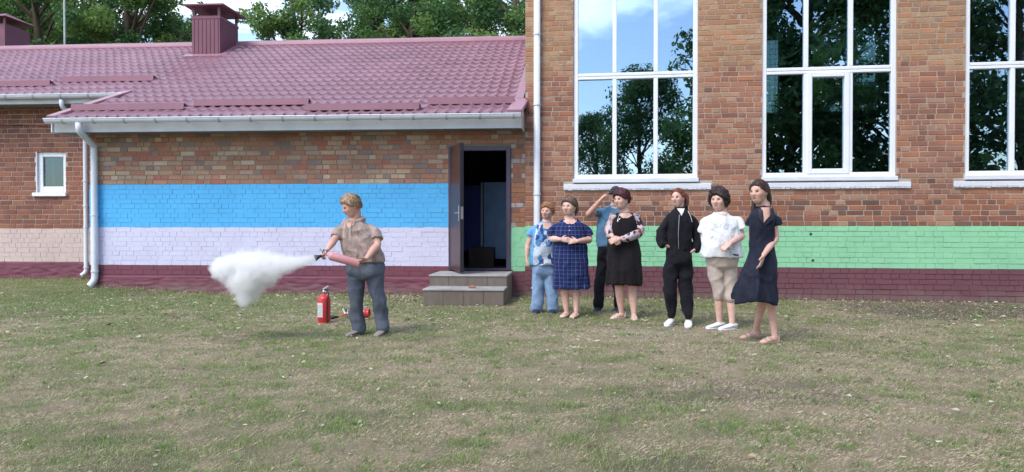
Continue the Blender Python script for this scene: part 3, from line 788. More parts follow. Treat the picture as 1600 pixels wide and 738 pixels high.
# windows
def hall_window(a, b_, opening):
    wn = obj('window', bbox(a, b_, .055, .075, trz-.04, trz+.035, bev=.006), M['white_pvc'], hall)       # transom face
    bm = bmesh.new(); fd = (.03, .13)
    def bar(x0, x1, z0, z1, y=fd): box(bm, x0, x1, y[0], y[1], z0, z1, bev=.007)
    W = b_-a; fr_ = .075
    bar(a, a+fr_, wz0+.07, W_TOP); bar(b_-fr_, b_, wz0+.07, W_TOP); bar(a+fr_+.001, b_-fr_-.001, wz0+.07, wz0+.14); bar(a+fr_+.001, b_-fr_-.001, trz-.05, trz-.003); bar(a+fr_+.001, b_-fr_-.001, trz+.003, trz+.055)
    m1, m2 = a+W*.335, a+W*.667
    for m_ in (m1, m2):
        bar(m_-.035, m_+.035, wz0+.141, trz-.051); bar(m_-.035, m_+.035, trz+.056, W_TOP)
    obj('window_frame', bm, M['white_pvc'], wn)
    cols = [(a+fr_, m1-.035), (m1+.035, m2-.035), (m2+.035, b_-fr_)]
    for (z0, z1) in ((wz0+.14, trz-.05), (trz+.055, W_TOP)):
        for i, (x0, x1) in enumerate(cols):
            if opening and i == 1 and z0 < trz:
                bm = bmesh.new(); y = (.012, .10); s_ = .06
                box(bm, x0-.02, x0+s_, *y, z0-.02, z1+.02, bev=.008); box(bm, x1-s_, x1+.02, *y, z0-.02, z1+.02, bev=.008)
                box(bm, x0+s_+.001, x1-s_-.001, *y, z0-.02, z0+s_, bev=.008); box(bm, x0+s_+.001, x1-s_-.001, *y, z1-s_, z1+.02, bev=.008)
                obj('sash', bm, M['white_pvc'], wn); x0 += s_-.005; x1 -= s_-.005; z0_, z1_ = z0+s_, z1-s_
            else: z0_, z1_ = z0, z1
            p = obj('pane', bbox(-(x1-x0)/2, (x1-x0)/2, -.004, .004, -(z1_-z0_)/2, (z1_-z0_)/2), M['glass'], wn, ((x0+x1)/2, .085, (z0_+z1_)/2))
            p.rotation_euler = (R(rnd.uniform(-.25, .25)), 0, R(rnd.uniform(-.35, .35)))
    obj('sill', bbox(a-.01, b_+.015, -.055, .05, wz0+.0, wz0+.068, bev=.006), M['white_metal'], wn)
    # net hung inside
    bm = bmesh.new(); s_ = .085
    x = a
    while x < b_: box(bm, x, x+.004, .30, .304, wz0, 4.7); x += s_
    z = wz0
    while z < 4.7: box(bm, a, b_, .305, .309, z, z+.004); z += s_
    nn = obj('ball_net', bm, M['net'], wn); nn['kind'] = 'stuff'
for i, (a, b_) in enumerate(WIN): hall_window(a, b_, i == 1)
# interior
bm = bmesh.new()
box(bm, .31, H_R, .41, 10.5, .9, .95); box(bm, .31, H_R, .41, 10.5, H_T-.1, H_T)
obj('hall_floor_and_ceiling', bm, M['interior_wall'], hall)
bm = bmesh.new(); us2 = [.31]
for k in range(1, 4): us2 += [1.6+k*2.7, 3.4+k*2.7]
us2 = [u for u in us2 if u < H_R] + [H_R]
for i in range(len(us2)-1):
    if i % 2 == 0: box(bm, us2[i], us2[i+1], 10.3, 10.59, .95, H_T-.1)
    else: box(bm, us2[i], us2[i+1], 10.3, 10.59, .95, 4.5); box(bm, us2[i], us2[i+1], 10.3, 10.59, 6.7, H_T-.1); box(bm, (us2[i]+us2[i+1])/2-.04, (us2[i]+us2[i+1])/2+.04, 10.4, 10.45, 4.5, 6.7)
obj('hall_rear_wall', bm, M['interior_wall'], hall)
obj('hall_end_wall', bbox(H_R-.3, H_R, .401, 10.2, -.1, H_T), M['mortar_grey'], hall)
obj('roof_slab', bbox(-.1, H_R+.1, -.15, 11.1, H_T+.001, H_T+.25), M['soffit'], hall)
zbm = HZ(1300, 190, .45); obj('gallery_rail', bbox(.4, H_R-.4, .42, .50, zbm-.03, zbm+.03), M['beam_green'], hall)
obj('gallery_rail', bbox(.4, H_R-.4, 1.1, 1.16, zbm+.14, zbm+.19), M['interior_dark'], hall)
# drain holes in green band
for px, py in ((1267, 366), (1270, 407)):
    u, z = FH.hit(px, py, -.012); bm = bmesh.new(); lathe(bm, [(.0, 0), (.022, 0), (.022, .004), (.014, .005), (.0, .005)], Vector((u, -.009, z)), Vector((0, -1, 0)), 10); obj('weep_hole', bm, M['interior_dark'], hall)
# hall downpipe
hp_ = -.085; hx_ = HU(839, 200, hp_); hz_ = lambda y: HZ(839, y, hp_)
pipe('downpipe', hall, FH, [(hx_, hp_, 7.4), (hx_, hp_, .22), (hx_-.05, hp_-.07, .12)], .056, [hz_(54), hz_(164), hz_(304), .5])
bm = bmesh.new(); q = [FH.hit(x, y, -.03) for x, y in ((821, 170), (826, 176), (834, 177))]
tube(bm, [(Vector((a, -.03, b_)), .008) for a, b_ in q], 6, 3); obj('cable', bm, M['cable'], hall)

# ================================================================== TREES
def leaf_cloud(cl, n, size, rr, pal, flat=.85):
    """cl: list of (center, radius) clumps; returns V,F,C of leaf quads"""
    ctr = np.array([c for c, r in cl]); rad = np.array([r for c, r in cl]); pr = rad**2; pr /= pr.sum()
    idx = rr.choice(len(cl), n, p=pr); d = rr.normal(size=(n, 3)); d /= np.linalg.norm(d, axis=1)[:, None]
    rr_ = rad[idx] * (rr.random(n) ** .45); P = ctr[idx] + d * rr_[:, None] * np.array([1, 1, flat])
    a = rr.normal(size=(n, 3)); a /= np.linalg.norm(a, axis=1)[:, None]; nn = d*.6 + rr.normal(size=(n, 3))*.6 + np.array([0, 0, .4]); 
    a = a - nn * (a*nn).sum(1)[:, None] / (nn*nn).sum(1)[:, None]; a /= np.linalg.norm(a, axis=1)[:, None]
    b = np.cross(nn / np.linalg.norm(nn, axis=1)[:, None], a); s = size * (.6 + .8*rr.random(n))[:, None]
    V = np.stack([P - a*s, P - b*s*.5, P + a*s, P + b*s*.5], 1).reshape(-1, 3); F_ = np.arange(4*n).reshape(n, 4)
    base = np.array(pal)[(idx * 7 + 3) % len(pal)]; c = base * (.75 + .5*rr.random(n))[:, None]
    C = np.concatenate([c, np.ones((n, 1))], 1).repeat(4, 0); return V, F_, C
PAL = [(.12,.24,.065), (.16,.29,.08), (.08,.18,.06), (.19,.31,.09), (.10,.20,.08), (.22,.32,.10)]
PALD = [(.07,.155,.05), (.095,.19,.06), (.05,.115,.045), (.12,.215,.065)]
def make_tree(name, seed, H, crown_r, crown_z0, nclump, nleaf, lsize, pal, sparse=1.0):
    rr = np.random.RandomState(seed); r2 = random.Random(seed)
    root = empty(name, (0,0,0)); bm = bmesh.new()
    tr = [(Vector((0,0,-.3)), H*.016), (Vector((r2.uniform(-.1,.1), r2.uniform(-.1,.1), H*.25)), H*.012), (Vector((r2.uniform(-.4,.4), r2.uniform(-.4,.4), H*.55)), H*.011), (Vector((r2.uniform(-.6,.6), r2.uniform(-.6,.6), H*.9)), H*.003)]
    tube(bm, tr, 10, 5); cl = []
    for i in range(nclump):
        t = r2.random(); z = crown_z0 + (H - crown_z0) * t; env = crown_r * (math.sin(math.pi * min(1, .12 + .86*t)) ** .6) * r2.uniform(.35, 1.0)
        a = r2.uniform(0, 2*math.pi); c = Vector((env*math.cos(a), env*math.sin(a), z)); cl.append((tuple(c), r2.uniform(.45, .95) * crown_r * .34 * sparse))
        if i % 3 == 0:
            z0 = max(crown_z0*.8, z - env*.8); k = z0 / H; b0 = Vector((tr[1][0].x*(1-k)+tr[2][0].x*k, tr[1][0].y*(1-k)+tr[2][0].y*k, z0))
            tube(bm, [(b0, H*.004), ((b0+c)/2 + Vector((0,0,.25)), H*.0035), (c, H*.0012)], 6, 3)
    obj('trunk', bm, M['bark'], root, smooth=True)
    V, F_, C = leaf_cloud(cl, nleaf, lsize, rr, pal); np_mesh('crown', V, F_, M['foliage'], root, cols=C)
    return root
def copy_thing(o, **kw):
    c = o.copy(); COL.objects.link(c)
    for ch in o.children:
        d = ch.copy(); COL.objects.link(d); d.parent = c
    return tag(c, **kw)
T1 = make_tree('leafy_tree', 21, 17, 3.5, 3.0, 135, 50000, .09, PAL, .92)
T2 = make_tree('leafy_tree', 22, 15, 3.0, 3.2, 120, 44000, .09, PAL, .92)
T3 = make_tree('leafy_tree', 23, 18, 3.8, 3.0, 135, 50000, .095, PALD, .92)
T5 = make_tree('leafy_tree', 25, 16, 4.0, 1.2, 170, 20000, .15, PALD)
T4 = make_tree('leafy_tree', 24, 13, 4.2, 1.0, 190, 30000, .12, PALD, .95)
specs = [ (T2, -170, 33, .95, 230, 'tree beyond the far left end of the annex roof'),
          (T3, -20, 35, .9, 20, 'dark tree behind the leftmost chimney'),
          (T1, 62, 31, .85, 90, 'big bright green tree left of the thin mast'),
          (T3, 150, 37, .85, 200, 'dark airy tree just right of the thin mast'),
          (T2, 215, 31, .95, 10, 'mid green tree between the mast and the capped chimney'),
          (T1, 274, 34, .60, 140, 'tree directly behind the capped chimney on the left side'),
          (T2, 466, 31, .84, 300, 'round tree just right of the capped chimney beyond bright sky gap'),
          (T3, 590, 37, .74, 60, 'darker tree above the ridge with bright sky gap at its left'),
          (T1, 640, 33, .78, 260, 'green tree above the middle of the ridge, behind the open door side'),
          (T3, 712, 36, .8, 320, 'tall dark tree second from the brick hall corner'),
          (T2, 790, 31, .95, 170, 'light green tree touching the brick hall corner') ]
used = set()
for T, px, D, s, rot, lab in specs:
    o = T if T.name not in used else copy_thing(T)
    used.add(T.name); p = at(px, 352, D); o.location = (p.x, D, 0); o.rotation_euler = (0, 0, R(rot)); o.scale = (s, s, s)
    tag(o, lab, 'tree', 'trees standing behind the annex roof')
# trees behind the photographer, mirrored in the hall windows
def mirror_pos(px, D):
    d = ray(px, 352); d.z = 0; d.normalize(); c = Vector((0, 0, 0)); t = (FH.o - c).dot(FH.w) / d.dot(FH.w); p = d*t; r = d - FH.w*(2*d.dot(FH.w)); return p + r*(D - t)
for T, px, D, s, rot, lab in ((T4, 1008, 36, .62, 0, 'small bushy tree behind the camera, mirrored in the left hall window'),
                              (T5, 1240, 31, .95, 50, 'tall dark tree behind the camera, mirrored in the middle hall window'),
                              (T5, 1400, 33, .85, 120, 'tall tree behind the camera, mirrored at the middle window right edge'),
                              (T5, 1610, 31, .80, 200, 'airy tree behind the camera, mirrored in the rightmost hall window'),
                              (T5, 1168, 30, .72, 90, 'dark tree behind the camera, mirrored at the right edge of the left hall window'),
                              (T4, 925, 40, .50, 200, 'smallest tree behind the camera, mirrored at the left hall window lower left')):
    o = T if T.name not in used else copy_thing(T)
    used.add(T.name); p = mirror_pos(px, D); o.location = (p.x, p.y, 0); o.rotation_euler = (0, 0, R(rot)); o.scale = (s, s, s)
    tag(o, lab, 'tree', 'trees mirrored in the hall windows')
for T, px, D, s, rot, lab in ((T2, 1290, 40, 1.0, 35, 'tree beyond the hall, glimpsed through its middle window'), (T3, 1560, 42, 1.0, 75, 'tree beyond the hall, glimpsed through its rightmost window')):
    o = copy_thing(T); p = at(px, 352, D); o.location = (p.x, D, 0); o.rotation_euler = (0, 0, R(rot)); o.scale = (s, s, s); tag(o, lab, 'tree', 'trees beyond the hall')
mp_ = at(101, 68, 21); bm = bmesh.new(); tube(bm, [(Vector((0,0,0)), .03), (Vector((0,0,9.5)), .022)], 8, 1)
tag(obj('mast', bm, simple('mast_metal', (.45,.5,.47), .5), None, (mp_.x, mp_.y, 0)), 'thin pale pole standing up behind the annex ridge', 'mast')

# ================================================================== GRASS AND LITTER
def build_grass():
    rr = np.random.RandomState(5); n = 880000
    Z = 3.0 + (15.2-3.0) * rr.random(n)**1.2; X = (rr.random(n)*2-1) * (Z*.70 + 2.0)
    st = np.array([0.0])
    # sample green on grid
    gx = np.linspace(-13, 13, 440); gy = np.linspace(2.8, 15.4, 230)
    G = np.array([[green_amt(x, y) + .55*fbm(x, y, 8.0, 2, 5) for x in gx] for y in gy]); H = np.array([[gh(x, y) for x in gx] for y in gy])
    ix = np.clip(((X+13)/26*439).astype(int), 0, 439); iy = np.clip(((Z-2.8)/12.6*229).astype(int), 0, 229); g = G[iy, ix]; h = H[iy, ix]
    # keep out of the buildings and steps
    u = (X-CX)*FA.u.x + (Z-CY)*FA.u.y; wA = (X-CX)*FA.w.x + (Z-CY)*FA.w.y; wH = (X-CX)*FH.w.x + (Z-CY)*FH.w.y
    ok = np.where(X < CX, np.where(u < A_L, wA < WW-.03, wA < -.03), wH < -.03)
    s0, s1 = FA.hit(661, 470, -1.7)[0], FA.hit(808, 470, -.2)[0]; ok &= ~((u > s0-.02) & (u < s1+.05) & (wA > -1.72))
    isg = rr.random(n) < np.clip(.10 + .85*g, .05, .93)
    thin = rr.random(n) < np.where(isg, 1.0, .8); bare = sm_np(3.9, 5.4, X) * sm_np(9.0, 10.6, Z)
    ok &= thin & (rr.random(n) > bare*.75); X, Z, g, h, isg = X[ok], Z[ok], g[ok], h[ok], isg[ok]; n = len(X)
    a = rr.random(n)*2*np.pi; lean = np.where(isg, .25+.75*rr.random(n), .85+.6*rr.random(n)); ln = np.where(isg, .012+.026*rr.random(n)*(.4+g), .012+.030*rr.random(n))*(.75+.03*Z)
    wd = np.where(isg, .0016, .0012)*(.7+.10*Z); dx, dy = np.cos(a), np.sin(a); px, py = -dy, dx
    tipx, tipy, tipz = ln*np.sin(lean)*dx, ln*np.sin(lean)*dy, np.maximum(ln*np.cos(lean), .004)
    V = np.stack([np.stack([X-px*wd, Z-py*wd, h-.004], 1), np.stack([X+px*wd, Z+py*wd, h-.004+np.where(isg, 0, .004)], 1), np.stack([X+tipx, Z+tipy, h+tipz], 1)], 1).reshape(-1, 3)
    # taller growth along the foot of the walls
    dw = np.where(X < CX, np.where((X-CX)*FA.u.x + (Z-CY)*FA.u.y < A_L, WW - ((X-CX)*FA.w.x + (Z-CY)*FA.w.y), -((X-CX)*FA.w.x + (Z-CY)*FA.w.y)), -((X-CX)*FH.w.x + (Z-CY)*FH.w.y)); near = (dw < .16) & (rr.random(n) < .5); ln = np.where(near, ln*(1.5+1.6*rr.random(n)), ln); lean = np.where(near, lean*.6, lean); tipx, tipy, tipz = ln*np.sin(lean)*dx, ln*np.sin(lean)*dy, np.maximum(ln*np.cos(lean), .004)
    V = np.stack([np.stack([X-px*wd, Z-py*wd, h-.004], 1), np.stack([X+px*wd, Z+py*wd, h-.004+np.where(isg, 0, .004)], 1), np.stack([X+tipx, Z+tipy, h+tipz], 1)], 1).reshape(-1, 3)
    gp = np.array([(.27,.37,.12), (.33,.42,.15), (.20,.29,.10), (.38,.43,.19), (.42,.42,.24)]); sp = np.array([(.66,.57,.41), (.54,.46,.32), (.76,.69,.53), (.36,.29,.20), (.60,.50,.35)])
    k = rr.randint(0, 5, n); c = np.where(isg[:, None], gp[k], sp[k]) * (.8+.4*rr.random(n))[:, None]
    C = np.concatenate([c, np.ones((n, 1))], 1).repeat(3, 0)
    o = np_mesh('lawn_grass', V, np.arange(3*n).reshape(n, 3), M['grass'], cols=C); tag(o, 'short patchy green and dry yellow grass covering the yard', 'grass', kind='stuff')
def sm_np(a, b, x):
    t = np.clip((x-a)/(b-a), 0, 1); return t*t*(3-2*t)
build_grass()
def build_tufts():
    rr = np.random.RandomState(15); P = []
    while len(P) < 1500:
        y = 3.4 + 9.4*rr.random()**1.1; x = (rr.random()*2-1)*y*.7
        fr = FA if x < CX else FH; wv = (Vector((x, y, 0))-FA.o).dot(fr.w); u_ = (Vector((x, y, 0))-FA.o).dot(FA.u)
        if wv > -.1 or (u_ > FA.hit(661, 470, -1.7)[0]-.1 and u_ < .1 and wv > -1.9) or fbm(x, y, 1.6, 2, 31) < -.02: continue
        P.append((x, y))
    V = []; C = []
    for x, y in P:
        n = rr.randint(8, 34); r = rr.uniform(.02, .09)*(.7 + y*.05); base = np.array([(.20,.32,.10), (.25,.35,.13), (.17,.27,.085)][rr.randint(3)])
        for k in range(n):
            a = rr.random()*6.283; q = r*math.sqrt(rr.random()); px, py = x + q*math.cos(a), y + q*math.sin(a); l = rr.uniform(.02, .055); ln_ = .35 + q/r*.6; b = a + rr.uniform(-.6, .6); wd = .0018*(.8+.09*y); z = gh(px, py)
            V += [(px - math.sin(b)*wd, py + math.cos(b)*wd, z), (px + math.sin(b)*wd, py - math.cos(b)*wd, z), (px + l*math.sin(ln_)*math.cos(b), py + l*math.sin(ln_)*math.sin(b), z + l*math.cos(ln_))]
            c = base*rr.uniform(.7, 1.3); C += [(c[0], c[1], c[2], 1)]*3
    tag(np_mesh('green_tufts', V, np.arange(len(V)).reshape(-1, 3), M['grass'], cols=C), 'fresh green grass tufts sprouting among the dry lawn', 'grass', kind='stuff')
build_tufts()
def build_litter():
    rr = random.Random(9); V = []; Fc = []; C = []
    def leaf(x, y, s, col):
        z = gh(x, y) + .012 + rr.random()*.015; a = rr.uniform(0, 6.28); b0 = len(V); tl = [rr.uniform(-.5, .5) for _ in range(4)]
        k = rr.uniform(.5, .9)
        for i, (p, q) in enumerate(((-1, 0), (-.2, -k*.6), (1, 0), (.1, k*.6))):
            V.append((x + s*(p*math.cos(a)-q*math.sin(a)), y + s*(p*math.sin(a)+q*math.cos(a)), z + s*max(-.2, tl[i]))); C.append(tuple(col)+(1,))
        Fc.append((b0, b0+1, b0+2, b0+3))
    pal = [(.50,.47,.33), (.56,.54,.42), (.40,.32,.20), (.26,.17,.11), (.50,.47,.36), (.36,.42,.20), (.16,.10,.07), (.12,.10,.08)]
    n = 0
    while n < 5200:
        y = 3.6 + 9.6*rr.random()**.75; x = rr.uniform(-1, 1)*(y*.68)
        wA = (Vector((x, y, 0))-FA.o).dot(FA.w) if x < CX else (Vector((x, y, 0))-FH.o).dot(FH.w)
        if wA > -.05: continue
        dens = .16 + .9*sm(7.5, 10.5, y) * (1 if x < 0 else .6)
        if rr.random() > dens: continue
        leaf(x, y, rr.uniform(.009, .025) * (1.9 if rr.random() < .10 else 1), pal[rr.randrange(len(pal))]); n += 1
    for k in range(900):          # drift along the wall foot
        x = rr.uniform(-9, 8); fr = FA if x < CX else FH; u = (x-CX)/math.cos(fr.a); ww = -.03-abs(rr.gauss(0, .16))
        if x < CX and u < A_L: ww += WW
        p = fr.world(u, ww, 0)
        s0 = FA.hit(661, 470, -1.7)[0]
        if s0 < u < s0+1.6 and x < CX: continue
        leaf(p.x, p.y, rr.uniform(.010, .032), pal[rr.randrange(len(pal))])
    for k in range(220):          # heap beside the steps
        u = FA.hit(655, 470, -.8)[0] - abs(rr.gauss(0, .35)); p = FA.world(u, -.1-rr.random()*1.0, 0); leaf(p.x, p.y, rr.uniform(.015, .035), pal[rr.randrange(len(pal))])
    tag(np_mesh('fallen_leaves', V, Fc, M['litter'], cols=C), 'pale dry fallen leaves scattered over the grass', 'leaves', kind='stuff')
build_litter()

# ================================================================== PEOPLE
def remesh(bm, name, voxel, dec=None, smooth_it=2):
    me = bpy.data.meshes.new('tmp'); bmesh.ops.recalc_face_normals(bm, faces=bm.faces); bm.to_mesh(me); bm.free()
    o = bpy.data.objects.new('tmp', me); COL.objects.link(o)
    m = o.modifiers.new('r', 'REMESH'); m.mode = 'VOXEL'; m.voxel_size = voxel; m.adaptivity = 0
    if smooth_it: s = o.modifiers.new('s', 'SMOOTH'); s.factor = .5; s.iterations = smooth_it
    if dec: d = o.modifiers.new('d', 'DECIMATE'); d.ratio = dec
    dg = bpy.context.evaluated_depsgraph_get(); dg.update()
    out_ = bpy.data.meshes.new_from_object(o.evaluated_get(dg)); out_.name = name
    bpy.data.objects.remove(o); bpy.data.meshes.remove(me)
    return out_
def ell(bm, c, r, n=14, rot=None):
    """ellipsoid"""
    q = bmesh.ops.create_uvsphere(bm, u_segments=n, v_segments=max(6, n//2+2), radius=1)
    Mx = Matrix.Translation(c) @ (rot or Matrix.Identity(4)) @ Matrix.Diagonal((*r, 1)); bmesh.ops.transform(bm, matrix=Mx, verts=q['verts'])
def ringbody(bm, rings, n=28, k=3, sq=2.35, flat_end=True):
    if len(rings) > 5 and rings[0][1] < .13:        # sloping shoulders
        rings = [rings[0], (rings[1][0], rings[1][1]*.80, rings[1][2]*.95), (rings[2][0], rings[2][1]*.93, rings[2][2])] + list(rings[3:])
    """rings: (Vector centre, half width X, half depth Y); horizontal superellipse sections top to bottom"""
    raw = [(c.x, c.y, c.z, a, b) for c, a, b in rings]; q = catmull(raw, k) if k > 1 else raw; out_ = []
    for x, y, z, a, b in q:
        r = []
        for i in range(n):
            t = 2*math.pi*i/n; ct, st = math.cos(t), math.sin(t)
            r.append(Vector((x + max(a, .003)*math.copysign(abs(ct)**(2/sq), ct), y + max(b, .003)*math.copysign(abs(st)**(2/sq), st), z)))
        out_.append(r)
    ringsurf(bm, out_)

def cloth_mat(name, col, rough=.85, var=.12, weave=180, kind=None, cols=None, sc_=1.0):
    m, t, b, o = new_mat(name); a = t.nodes.new('ShaderNodeAttribute'); a.attribute_name = 'wrap'; v = a.outputs['Vector']
    f = noise(t, v, 7, 4); fw_ = noise(t, v, weave, 2)
    c = mixc(t, f, [x*(1-var) for x in col], [min(1, x*(1+var)) for x in col])
    sep = t.nodes.new('ShaderNodeSeparateXYZ'); t.links.new(v, sep.inputs[0]); X, Z = sep.outputs[0], sep.outputs[1]
    def line(s, period, width, off=0.0):
        return math_(t, 'LESS_THAN', math_(t, 'FRACT', math_(t, 'ADD', math_(t, 'DIVIDE', s, period), off + 50.0)), width)
    if kind == 'plaid':
        l1 = math_(t, 'MAXIMUM', line(X, .052, .085), line(Z, .052, .085)); l2 = math_(t, 'MAXIMUM', line(X, .104, .30, .2), line(Z, .104, .30, .2))
        c = mixc(t, math_(t, 'MULTIPLY', l2, .5), c, (.004,.006,.035)); c = mixc(t, math_(t, 'MULTIPLY', l1, .45), c, (.19,.27,.52))
    if kind == 'camo':
        n1 = nd(t, 'ShaderNodeTexNoise', {'Vector': v, 'Scale': 26.0, 'Detail': 3, 'Distortion': 2.5}).outputs['Fac']
        c = mixc(t, ramp(t, n1, [(.46,(0,0,0)),(.50,(1,1,1)),(.54,(0,0,0))]), c, (.10,.065,.06)); n2 = noise(t, v, 14, 3)
        c = mixc(t, ramp(t, n2, [(.5,(0,0,0)),(.58,(.8,.8,.8))]), c, (.43,.33,.30))
    if kind == 'blueprint':
        vo = nd(t, 'ShaderNodeTexVoronoi', {'Vector': v, 'Scale': 15.0}, distance='CHEBYCHEV'); n1 = nd(t, 'ShaderNodeTexNoise', {'Vector': v, 'Scale': 40.0, 'Detail': 3, 'Distortion': 1.5}).outputs['Fac']
        mk = math_(t, 'MULTIPLY', math_(t, 'LESS_THAN', math_(t, 'ABSOLUTE', X), .155), math_(t, 'LESS_THAN', Z, -.02))
        pr = ramp(t, vo.outputs['Color'], [(0, (.55,.62,.70)), (.40, (.10,.28,.55)), (.55, (.60,.66,.74)), (.78, (.03,.07,.22))], 'CONSTANT')
        pr = mixc(t, ramp(t, n1, [(.46,(0,0,0)),(.5,(.9,.9,.9)),(.54,(0,0,0))]), pr, (.03,.08,.25)); c = mixc(t, mk, c, pr)
    if kind == 'sketch':
        n1 = nd(t, 'ShaderNodeTexNoise', {'Vector': nd(t, 'ShaderNodeMapping', {'Vector': v, 'Scale': (1, 2.6, 1)}).outputs[0], 'Scale': 15.0, 'Detail': 4, 'Distortion': 2.2}).outputs['Fac']
        band = math_(t, 'MULTIPLY', math_(t, 'MAXIMUM', math_(t, 'LESS_THAN', Z, -.27), math_(t, 'MULTIPLY', math_(t, 'LESS_THAN', Z, -.13), math_(t, 'GREATER_THAN', Z, -.20))), math_(t, 'LESS_THAN', math_(t, 'ABSOLUTE', X), .15)); 
        ln = ramp(t, n1, [(.44,(0,0,0)),(.485,(1,1,1)),(.53,(0,0,0))]); f6 = math_(t, 'GREATER_THAN', noise(t, v, 4.5, 2), .47)
        c = mixc(t, math_(t, 'MULTIPLY', math_(t, 'MULTIPLY', ln, band), f6), c, (.14,.18,.28))
    if kind == 'floral':
        vo = nd(t, 'ShaderNodeTexVoronoi', {'Vector': v, 'Scale': 24.0, 'Randomness': 1.0})
        c = ramp(t, vo.outputs['Color'], [(0,(.50,.42,.46)), (.3,(.04,.03,.05)), (.45,(.55,.46,.48)), (.6,(.42,.16,.10)), (.72,(.45,.40,.46)), (.88,(.10,.07,.10))], 'CONSTANT')
    if kind == 'denim':
        c = mixc(t, ramp(t, noise(t, v, 3.5, 3), [(.45,(0,0,0)),(.7,(.5,.5,.5))]), c, [min(1, x*1.7) for x in col])
    t.links.new(c, b.inputs['Base Color']); b.inputs['Roughness'].default_value = rough; b.inputs['Specular IOR Level'].default_value = .25
    b.inputs['Sheen Weight'].default_value = .03
    rg = nd(t, 'ShaderNodeTexNoise', {'Vector': v, 'Scale': 8.0, 'Detail': 3, 'Distortion': 1.8}); rg.noise_type = 'RIDGED_MULTIFRACTAL'
    bump(t, b, math_(t, 'ADD', math_(t, 'MULTIPLY', fw_, .12), math_(t, 'ADD', math_(t, 'MULTIPLY', noise(t, v, 18, 4), .4), math_(t, 'MULTIPLY', rg.outputs['Fac'], .35))), .75, .016); return m
def skin_mat(name, col, flush=(.50,.19,.15)):
    m, t, b, o = new_mat(name); v = coords(t); f = noise(t, v, 14, 4); f2 = noise(t, v, 90, 3)
    c = mixc(t, ramp(t, f, [(.4,(0,0,0)),(.75,(.45,.45,.45))]), col, flush); c = mixc(t, .2, c, ramp(t, f2, [(.3,(.8,.75,.75)),(.7,(1,1,1))]), 'MULTIPLY')
    t.links.new(c, b.inputs['Base Color']); b.inputs['Roughness'].default_value = .5; b.inputs['Specular IOR Level'].default_value = .4
    b.inputs['Subsurface Weight'].default_value = .06; b.inputs['Subsurface Radius'].default_value = (.02,.008,.004); bump(t, b, f2, .12, .003); return m
def hair_mat(name, c0, c1):
    m, t, b, o = new_mat(name); v = coords(t, 'Object', (1, 1, .22)); f = noise(t, v, 70, 4, .6); f2 = noise(t, coords(t), 9, 3)
    c = mixc(t, ramp(t, f, [(.40,(0,0,0)),(.60,(1,1,1))]), c0, c1); c = mixc(t, .65, c, ramp(t, f2, [(.3,(.5,.5,.5)),(.7,(1,1,1))]), 'MULTIPLY')
    t.links.new(c, b.inputs['Base Color']); b.inputs['Roughness'].default_value = .5; bump(t, b, f, .8, .006); return m
M['skin'] = skin_mat('skin', (.68,.43,.35)); M['skin_tan'] = skin_mat('skin_tan', (.62,.37,.29)); M['skin_pale'] = skin_mat('skin_pale', (.70,.46,.38))
M['lip'] = simple('lip', (.36,.10,.09), .4); M['eye_white'] = simple('eye_white', (.62,.60,.58), .3); M['iris'] = simple('iris', (.03,.025,.02), .2)
M['brow'] = simple('brow', (.12,.065,.045), .8)

